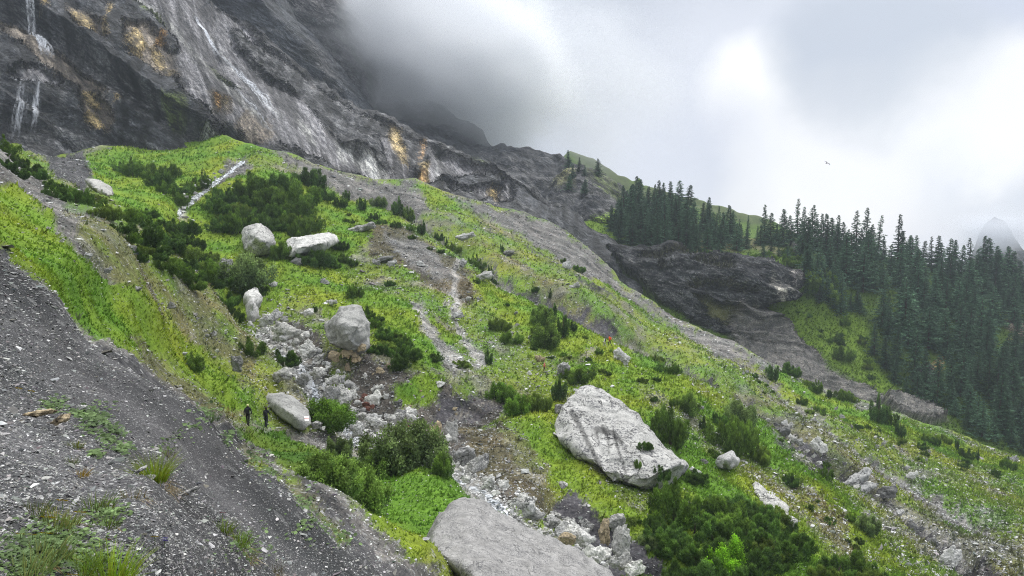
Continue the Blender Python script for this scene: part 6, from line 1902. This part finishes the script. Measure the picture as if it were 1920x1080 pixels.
# a bird high over the forest
bp = at(1551, 306, 140)
bm = bmesh.new()
pts = [(-.1, -.28, 0), (.1, -.28, 0), (0, .34, .03), (0, -.05, .09), (0, -.05, -.06), (-.05, -.45, 0), (.05, -.45, 0)]
r_ = [bm.verts.new(p) for p in pts]
bmesh.ops.convex_hull(bm, input=r_)
me = bpy.data.meshes.new('bird'); bm.to_mesh(me); bm.free()
MB_ = mat_plain('grey brown plumage', (.06, .055, .07), .8, .1)
me.materials.append(MB_)
bird = link('bird', me, loc=bp, label='small dark bird gliding in the bright cloud', cat='bird')
for s in (-1, 1):
    V = np.array([(0, .12, .03), (0, -.14, .03), (s * .35, .18, .12), (s * .38, -.04, .12), (s * .78, .02, .05), (s * .74, -.08, .05), (0, 0, .0), (s * .36, .06, .09)])
    Fw = np.array([(0, 2, 3, 1), (2, 4, 5, 3), (0, 6, 7, 2), (6, 1, 3, 7)])
    link('wing', mesh_np('wing', V, Fw, None, [MB_]), bird)
bird.rotation_euler = (.3, .6, -1.0)
# ================================================================== water
MW, t = new_mat('falling white water')
P = pos(t)
m1 = t.n('ShaderNodeMapping', ins={'Vector': P, 'Scale': (1.2, 1.2, .22)}).outputs[0]
a_ = t.ramp(t.noise(m1, 1.6, 5, .7), .38, .6)
al = t.n('ShaderNodeAttribute', attribute_name='al').outputs['Fac']
p = t.n('ShaderNodeBsdfPrincipled', ins={'Base Color': (.82, .84, .88), 'Roughness': .5, 'Alpha': t.math('MULTIPLY', a_, al, clamp=True)})
t.n('ShaderNodeOutputMaterial', ins={'Surface': p})
wrg = np.random.default_rng(8)


def strands(name, line, n, spread, w, alpha, surf, lift, label, fan=0.0):
    """thin threads of water that follow the rock face"""
    L = np.array(line, float)
    seg = np.hypot(*np.diff(L, axis=0).T); cum = np.concatenate([[0], np.cumsum(seg)])
    Vs, Fs, As, o_ = [], [], [], 0
    m = max(6, int(cum[-1] / 5))
    for k in range(n):
        off0 = wrg.normal(0, spread); ph = wrg.uniform(0, 6)
        t0 = wrg.uniform(0, .35) if k else 0; t1 = wrg.uniform(.6, 1) if k else 1
        tt = np.linspace(t0, t1, m)
        x = np.interp(tt * cum[-1], cum, L[:, 0]) + off0 * (1 + fan * tt) + np.sin(tt * 9 + ph) * spread * .25
        y = np.interp(tt * cum[-1], cum, L[:, 1])
        pts = np.array([surf(a, b) for a, b in zip(x, y)])
        # free fall keeps clear of the rock
        d = unit(-pts)
        pts = pts + d * lift
        ww = w * wrg.uniform(.5, 1.3)
        side = np.array((1.0, 0, 0)) * ww
        V = np.stack([pts - side, pts + side], 1).reshape(-1, 3)
        Fq = np.array([(2 * i, 2 * i + 1, 2 * i + 3, 2 * i + 2) for i in range(m - 1)]) + o_
        Vs.append(V); Fs.append(Fq); o_ += len(V)
        As.append(np.repeat(alpha * wrg.uniform(.5, 1) * np.sin(np.clip(tt - t0, 0, 1) / (t1 - t0) * 2.6 + .35), 2))
    me = mesh_np(name, np.concatenate(Vs), np.concatenate(Fs), None, [MW], True, {'al': np.concatenate(As)})
    return link(name, me, kind='structure', label=label)


strands('waterfall', [(67, -30), (64, 20), (60, 45), (56, 60)], 22, 2.2, .34, 1.0, surfB, 2.5, 'waterfall shooting from the top of the wall', .8)
strands('waterfall', [(56, 58), (66, 66), (78, 78), (86, 92), (90, 108)], 26, 3.5, .4, .9, surfB, .7, 'white water sliding over the dark slab', 1.6)
strands('waterfall', [(18, 150), (40, 150), (60, 156), (72, 164)], 8, 1.6, .3, .6, surfB, .8, 'water running along the ledge')
strands('waterfall', [(40, 152), (38, 185), (33, 225), (28, 262)], 12, 4.0, .35, .35, surfB, 3.0, 'veil of spray falling from the ledge', .8)
strands('waterfall', [(70, 160), (68, 190), (63, 225), (60, 255)], 12, 3.0, .3, .32, surfB, 3.0, 'second veil of spray right of the first', .8)
strands('waterfall', [(366, 36), (373, 48), (385, 70), (398, 92), (410, 110)], 16, 1.1, .3, 1.0, surfB, 1.2, 'thin white waterfall on the pale slabs', .5)
strands('waterfall', [(410, 110), (440, 135), (462, 165), (485, 195), (503, 225), (520, 245)], 16, 2.4, .22, .8, surfB, .6, 'thread of water running down the slabs', 1.2)
strands('waterfall', [(430, 180), (450, 205), (470, 225), (490, 245), (502, 270)], 8, 2.0, .18, .5, surfB, .6, 'lower thread of water on the slabs', 1.0)
strands('waterfall', [(343, 372), (345, 382), (348, 394)], 9, 2.2, .16, 1.0, lambda x, y: surfA(x, y), .5, 'little cascade at the end of the upper brook')


def brook(name, line, w, label, lift=.12):
    L = np.array(line, float)
    T = np.linspace(0, len(L) - 1, len(L) * 8)
    x = np.interp(T, np.arange(len(L)), L[:, 0]); y = np.interp(T, np.arange(len(L)), L[:, 1])
    P0 = np.array([surfA(a, b) for a, b in zip(x, y)])
    V = []
    for i, p in enumerate(P0):
        d = P0[min(i + 1, len(P0) - 1)] - P0[max(i - 1, 0)]
        n = np.cross(d, (0, 0, 1)); n = n / (np.linalg.norm(n) + 1e-9) * w * (.7 + .5 * math.sin(i * 1.3) ** 2)
        for u in (-1, -.33, .33, 1):
            V.append(p + n * u + np.array((0, 0, lift + .05 * math.sin(i * 2.1 + u * 3))))
    V = np.array(V)
    al = np.full(len(V), .95)
    me = mesh_np(name, V, gridfaces(len(P0), 4), None, [MS_], True)
    return link(name, me, kind='structure', label=label)


MS_, t = new_mat('tumbling brook')
P = pos(t)
f = t.ramp(t.noise(P, 1.8, 5, .7), .42, .58)
c = t.mix(f, (.06, .07, .075), (.75, .78, .82))
finish(t, c, .15, t.noise(P, 6, 4), .6, .1, .5)
brook('stream', STREAM[2:8], .8, 'white water tumbling between the cobbles')
brook('stream', STREAM[8:], .8, 'lower run of the brook among white boulders')
brook('stream', STREAM_UP[:6], .9, 'upper brook stepping down the meadow')
# ================================================================== plants of the near scree
nrg = np.random.default_rng(17)
ML_NEAR = mat_leaf('herb leaves', transl=.4, vary=.08)


def blades(n, rad, ln, wd, col, droop=.5, up=1.0, name='blades', dead=0.0, seg=4):
    V, Fs, C = [], [], []
    o_ = 0
    for i in range(n):
        a = nrg.uniform(0, 6.28); r = rad * math.sqrt(nrg.uniform())
        b = np.array((math.cos(a) * r, math.sin(a) * r, 0)); out = np.array((math.cos(a), math.sin(a), 0)) * (r / rad + .15)
        L = ln * nrg.uniform(.5, 1.15); w_ = wd * nrg.uniform(.7, 1.2)
        dirv = unit(out * droop * nrg.uniform(.4, 1.3) + np.array((0, 0, up)) + nrg.normal(0, .14, 3))
        sd_ = unit(np.cross(dirv, nrg.normal(0, 1, 3)))
        p = b.copy(); d = dirv.copy()
        cc = np.array(col) * nrg.uniform(.6, 1.45) * np.array((nrg.uniform(.8, 1.3), 1, .9))
        if nrg.uniform() < dead:
            cc = np.array((.36, .27, .13)) * nrg.uniform(.6, 1.2); d = unit(d + np.array((0, 0, -1.1)))
        for s in range(seg + 1):
            t = s / seg
            ww = w_ * (1 - t ** 1.5) + .0002
            V += [p - sd_ * ww, p + sd_ * ww]; C += [cc * (.75 + .5 * t)] * 2
            p = p + d * L / seg; d = unit(d + np.array((0, 0, -.28)) * droop + out * .12)
        for s in range(seg):
            k = o_ + 2 * s
            Fs.append((k, k + 1, k + 3, k + 2))
        o_ += 2 * (seg + 1)
    return mesh_np(name, np.array(V), np.array(Fs), np.array(C), [ML_NEAR], True)


def tuft(px, py, n, wpx, hpx, col, label, dead=.1, wd=.0022, cat='grass tuft', nm='grass_tuft'):
    p = surfA(px, py); D0 = float(np.linalg.norm(p))
    me = blades(n, wpx / 2 / F * D0, hpx / F * D0 * 1.15, wd, col, name=nm, dead=dead)
    return link(nm, me, loc=p - np.array((0, 0, .01)), label=label, cat=cat)


tuft(304, 890, 420, 34, 46, (.20, .28, .03), 'lone bright grass tuft with straw beneath it on the scree', .12)
tuft(318, 905, 90, 30, 26, (.30, .22, .12), 'dry straw hanging below the lone grass tuft', .9)
tuft(322, 845, 120, 26, 22, (.16, .15, .07), 'dry brownish tuft just above the lone bright tuft', .5)
tuft(215, 1078, 340, 70, 50, (.19, .29, .03), 'largest bright grass tuft at the bottom edge', .05)
tuft(160, 1060, 240, 60, 32, (.14, .22, .04), 'feathery green tuft left of the largest one', .05, .0016)
tuft(75, 1040, 260, 90, 26, (.17, .23, .08), 'grey green leafy tuft in the lower left corner', .1, .0026)
tuft(45, 1075, 200, 70, 28, (.16, .22, .08), 'lowest leafy tuft in the left corner', .1, .0026)
tuft(100, 985, 220, 70, 24, (.16, .20, .07), 'leafy tuft under the yellow flowers', .2, .003)
tuft(180, 950, 180, 50, 24, (.09, .13, .035), 'dark green tuft right of the yellow flowers', .2)
tuft(195, 985, 120, 44, 18, (.08, .12, .03), 'low tuft below the dark green one', .2)
tuft(245, 930, 120, 44, 18, (.12, .11, .06), 'brown tuft with white dead blades', .6)
tuft(430, 985, 170, 30, 22, (.13, .19, .03), 'small green tuft at the head of the grass strip', .1)
tuft(462, 1010, 220, 40, 26, (.12, .19, .02), 'larger green tuft in the grass strip', .15)
tuft(480, 1035, 160, 30, 20, (.11, .14, .04), 'brownish tuft at the foot of the grass strip', .4)
tuft(530, 1060, 130, 30, 22, (.13, .12, .06), 'dry tuft near the bottom of the scree', .5)
tuft(142, 858, 90, 18, 12, (.12, .16, .03), 'upper end of the ochre moss streak', .3)
tuft(158, 880, 120, 22, 12, (.28, .20, .03), 'ochre moss streak on the near scree', .3)
tuft(150, 822, 120, 20, 12, (.14, .17, .03), 'mossy streak below the cream slabs', .3)
tuft(60, 960, 150, 60, 16, (.10, .12, .05), 'low creeping herb left of the yellow flowers', .2)
tuft(400, 740, 60, 24, 10, (.12, .16, .05), 'small herb cushion on the upper scree', .1, .01)
tuft(385, 795, 100, 30, 14, (.09, .17, .05), 'green herb cushion below the path', .1, .012)

# broad-leaved herbs: patches nobody could count
px_, py_ = [], []
for cx, cy, rx, ry, n_ in ((110, 752, 24, 12, 120), (185, 780, 30, 20, 330), (215, 808, 22, 16, 220), (238, 832, 16, 9, 120), (160, 768, 24, 10, 120), (188, 838, 14, 8, 60), (590, 1010, 20, 14, 50), (560, 1000, 16, 8, 40),
                           (100, 1010, 80, 36, 800), (60, 1050, 70, 36, 700), (180, 1040, 70, 30, 380), (200, 960, 40, 20, 200), (390, 770, 24, 14, 80), (430, 830, 26, 20, 130), (500, 900, 20, 20, 90), (560, 960, 20, 20, 80), (630, 1020, 24, 20, 80), (480, 870, 26, 20, 120), (330, 830, 30, 20, 90), (480, 1010, 50, 40, 150)):
    px_.append(nrg.normal(cx, rx * .5, n_)); py_.append(nrg.normal(cy, ry * .5, n_))
px_ = np.concatenate(px_); py_ = np.concatenate(py_)
P_ = surfA(px_, py_); D_ = np.linalg.norm(P_, axis=1); n = len(px_)
LEAF = np.array([(-.5, 0, 0), (-.28, .34, .06), (.12, .36, .08), (.5, 0, .02), (.12, -.36, .08), (-.28, -.34, .06)])
LF = np.array([(0, 1, 2), (0, 2, 3), (0, 3, 4), (0, 4, 5)])
cl = np.array((.13, .19, .085)) * np.exp(nrg.normal(0, .3, (n, 1)))
V_, F_, C_ = scatter_mesh([(LEAF, LF)], P_ + np.array((0, 0, 1)) * (nrg.uniform(.2, 1.2, n) * D_ * .004)[:, None], np.clip(D_ * .0062, .02, .3) * nrg.uniform(.6, 1.3, n), rand_rot(n, nrg, .7), cl)
link('herbs', mesh_np('herbs', V_, F_, C_, [ML_NEAR], False), kind='stuff', label='low broad-leaved herbs on the scree')

M_YEL = mat_plain('yellow petals', (.85, .60, .02), .6, .2, .1)
M_PINK = mat_plain('pink petals', (.80, .25, .28), .6, .2, .1)
M_PUR = mat_plain('violet petals', (.16, .10, .52), .6, .2, .1)
M_CRE = mat_plain('cream petals', (.78, .70, .42), .6, .2, .1)
M_STALK = mat_plain('green stalk', (.10, .15, .04), .8, .2)


def flower(px, py, wpx, mat, label, group=None, bells=1, spread=0.0):
    p = surfA(px, py + 10); D0 = float(np.linalg.norm(p)); r = wpx * .8 / F * D0
    root = empty('flower', p); tag(root, label, 'flower', group)
    Hs = 13 / F * D0
    V, Fs = trunk_mesh(Hs, .0012, 1, 5, 4)
    link('stalk', mesh_np('stalk', V, Fs, None, [M_STALK]), root)
    for b in range(bells):
        ctr = np.array((nrg.normal(0, spread), nrg.normal(0, spread), Hs + nrg.normal(0, spread * 1.4)))
        Vp, Fp = [], []
        for k in range(9):
            a = k / 9 * 6.283
            for (rr, da, zz) in ((.1, 0, 0), (.7, -.25, .12), (1.0, 0, .05), (.7, .25, .12)):
                Vp.append(ctr + np.array((math.cos(a + da) * rr * r, -math.sin(.5) * 0 + math.sin(a + da) * rr * r * .8, zz * r - math.sin(a + da) * rr * r * .5)))
            Fp.append((4 * k, 4 * k + 1, 4 * k + 2, 4 * k + 3))
        link('petals', mesh_np('petals', np.array(Vp), np.array(Fp), None, [mat], False), root)


for x, y, w_, l in ((123, 935, 12, 'topmost yellow flower of the near patch'), (155, 957, 13, 'yellow flower right of the patch'), (93, 972, 14, 'largest yellow flower in the middle of the patch'), (116, 976, 10, 'yellow flower touching the largest on its right'),
                    (93, 996, 12, 'yellow flower below the largest'), (65, 1003, 9, 'small yellow flower, second from the left of the patch'), (42, 1004, 9, 'yellow flower farthest left in the patch'), (150, 1068, 11, 'yellow flower at the bottom edge'),
                    (295, 1008, 9, 'yellow flower left of the violet bells'), (45, 723, 7, 'upper yellow flower high on the left scree'), (70, 726, 7, 'yellow flower beside the one high on the left scree')):
    flower(x, y, w_, M_YEL, l, 'yellow flowers on the near scree')
flower(204, 1009, 9, M_PINK, 'single pink flower on the dark scree')
flower(428, 950, 7, M_PINK, 'tiny pink flower in the middle of the scree')
flower(311, 1016, 6, M_PUR, 'cluster of violet bellflowers', None, 6, .008)
for k, (x, y) in enumerate(((85, 948), (98, 944), (92, 955), (106, 952), (112, 962), (80, 958), (102, 938))):
    flower(x, y, 6, M_CRE, 'small cream flower above the yellow ones, ' + ['leftmost low', 'topmost but one', 'middle', 'right middle', 'rightmost', 'lowest left', 'topmost'][(1, 1, 2, 3, 4, 5, 6)[k] if k else 0], 'small cream flowers')
# ================================================================== labels: each singles out one thing
from collections import defaultdict
_by = defaultdict(list)
for t in THINGS:
    _by[t[1]].append(t)
ORD = ['leftmost', 'second from left', 'third from left', 'fourth from left', 'fifth from left', 'sixth from left', 'seventh from left', 'eighth from left',
       'ninth from left', 'tenth from left', 'eleventh from left', 'twelfth from left', 'thirteenth from left', 'fourteenth from left', 'fifteenth from left', 'sixteenth from left']


def number(L, pre):
    L.sort(key=lambda t: t[3])
    for i, (o, l, cat, px, group) in enumerate(L):
        txt = l if len(L) == 1 and not pre else l + (', ' + pre if pre else '')
        if 1 < len(L) <= 17:
            txt += (' ' if pre else ', ') + (ORD[i] if i < len(L) - 1 else 'rightmost')
        if len(txt.split()) > 16:
            txt = ' '.join(txt.split()[:16])
        tag(o, txt, cat, group)


for lab, L in _by.items():
    if len(L) <= 14:
        number(L, '')
        continue
    L.sort(key=lambda t: t[3])
    third = -(-len(L) // 3)
    for k, side in enumerate(('left third', 'middle third', 'right third')):
        part = sorted(L[k * third:(k + 1) * third], key=lambda t: t[0].location.length)
        h = len(part) // 2
        number(part[:h], side + ' front,')
        number(part[h:], side + ' back,')
# ================================================================== air: an even haze and the cloud that hides the ridge
lo = np.array((1e9, 1e9, 1e9)); hi = -lo
for o in list(S.objects):
    if o.type == 'MESH' and o.parent is None and o.get('kind') == 'structure' and o.name != 'far_peak':
        n_ = len(o.data.vertices)
        a = np.empty(n_ * 3, np.float32); o.data.vertices.foreach_get('co', a); a = a.reshape(-1, 3)
        lo = np.minimum(lo, a.min(0)); hi = np.maximum(hi, a.max(0))
print('bounds', lo, hi)


def box_mesh(name, a, b, mat):
    V = np.array([(x, y, z) for z in (a[2], b[2]) for y in (a[1], b[1]) for x in (a[0], b[0])])
    Fq = np.array([(0, 2, 3, 1), (4, 5, 7, 6), (0, 1, 5, 4), (2, 6, 7, 3), (0, 4, 6, 2), (1, 3, 7, 5)])
    return mesh_np(name, V, Fq, None, [mat], False)


mh = bpy.data.materials.new('haze')
mh.use_nodes = True
ht = NT(mh.node_tree)
pv = ht.n('ShaderNodeVolumePrincipled', ins={'Color': (0.80, 0.88, 1.0), 'Density': HAZE_DENSITY, 'Anisotropy': 0.25})
ht.n('ShaderNodeOutputMaterial', ins={'Volume': pv})
link('haze', box_mesh('haze', lo - np.array((8, 8, 1)), hi + np.array((8, 8, 6)), mh), kind='stuff', label='thin mountain haze')


def cloud(px, py, D, r, dens, label, seed=0.0, soft=(1.0, .45), nscale=2.2, nstr=.9, col=(.97, .98, 1.0), name='cloud', tilt=0.0):
    c = at(px, py, D)
    bm = bmesh.new()
    bmesh.ops.create_icosphere(bm, subdivisions=3, radius=1.0)
    me = bpy.data.meshes.new(name); bm.to_mesh(me); bm.free()
    m = bpy.data.materials.new(name); m.use_nodes = True
    t = NT(m.node_tree)
    oc = t.n('ShaderNodeTexCoord').outputs['Object']
    ln = t.n('ShaderNodeVectorMath', operation='LENGTH', ins={0: oc}).outputs['Value']
    nz = t.noise(t.n('ShaderNodeMapping', ins={'Vector': oc, 'Location': (seed, seed * .7, 0)}).outputs[0], nscale, 5, .55)
    rr = t.math('ADD', ln, t.math('MULTIPLY', t.math('SUBTRACT', nz, .5), nstr))
    d = t.math('MULTIPLY', t.ramp(rr, soft[1], soft[0] * .92, 1.0, 0.0), dens)
    d = t.math('MULTIPLY', d, t.ramp(ln, .93, 1.0, 1.0, 0.0))
    pv = t.n('ShaderNodeVolumePrincipled', ins={'Color': col, 'Density': d, 'Anisotropy': 0.2})
    t.n('ShaderNodeOutputMaterial', ins={'Volume': pv})
    me.materials.append(m)
    o = link(name, me, loc=c, label=label, kind='stuff')
    o.scale = r
    o.rotation_euler = (0, tilt, 0)
    return o


for a in CLOUDS:
    cloud(*a[0], **a[1])
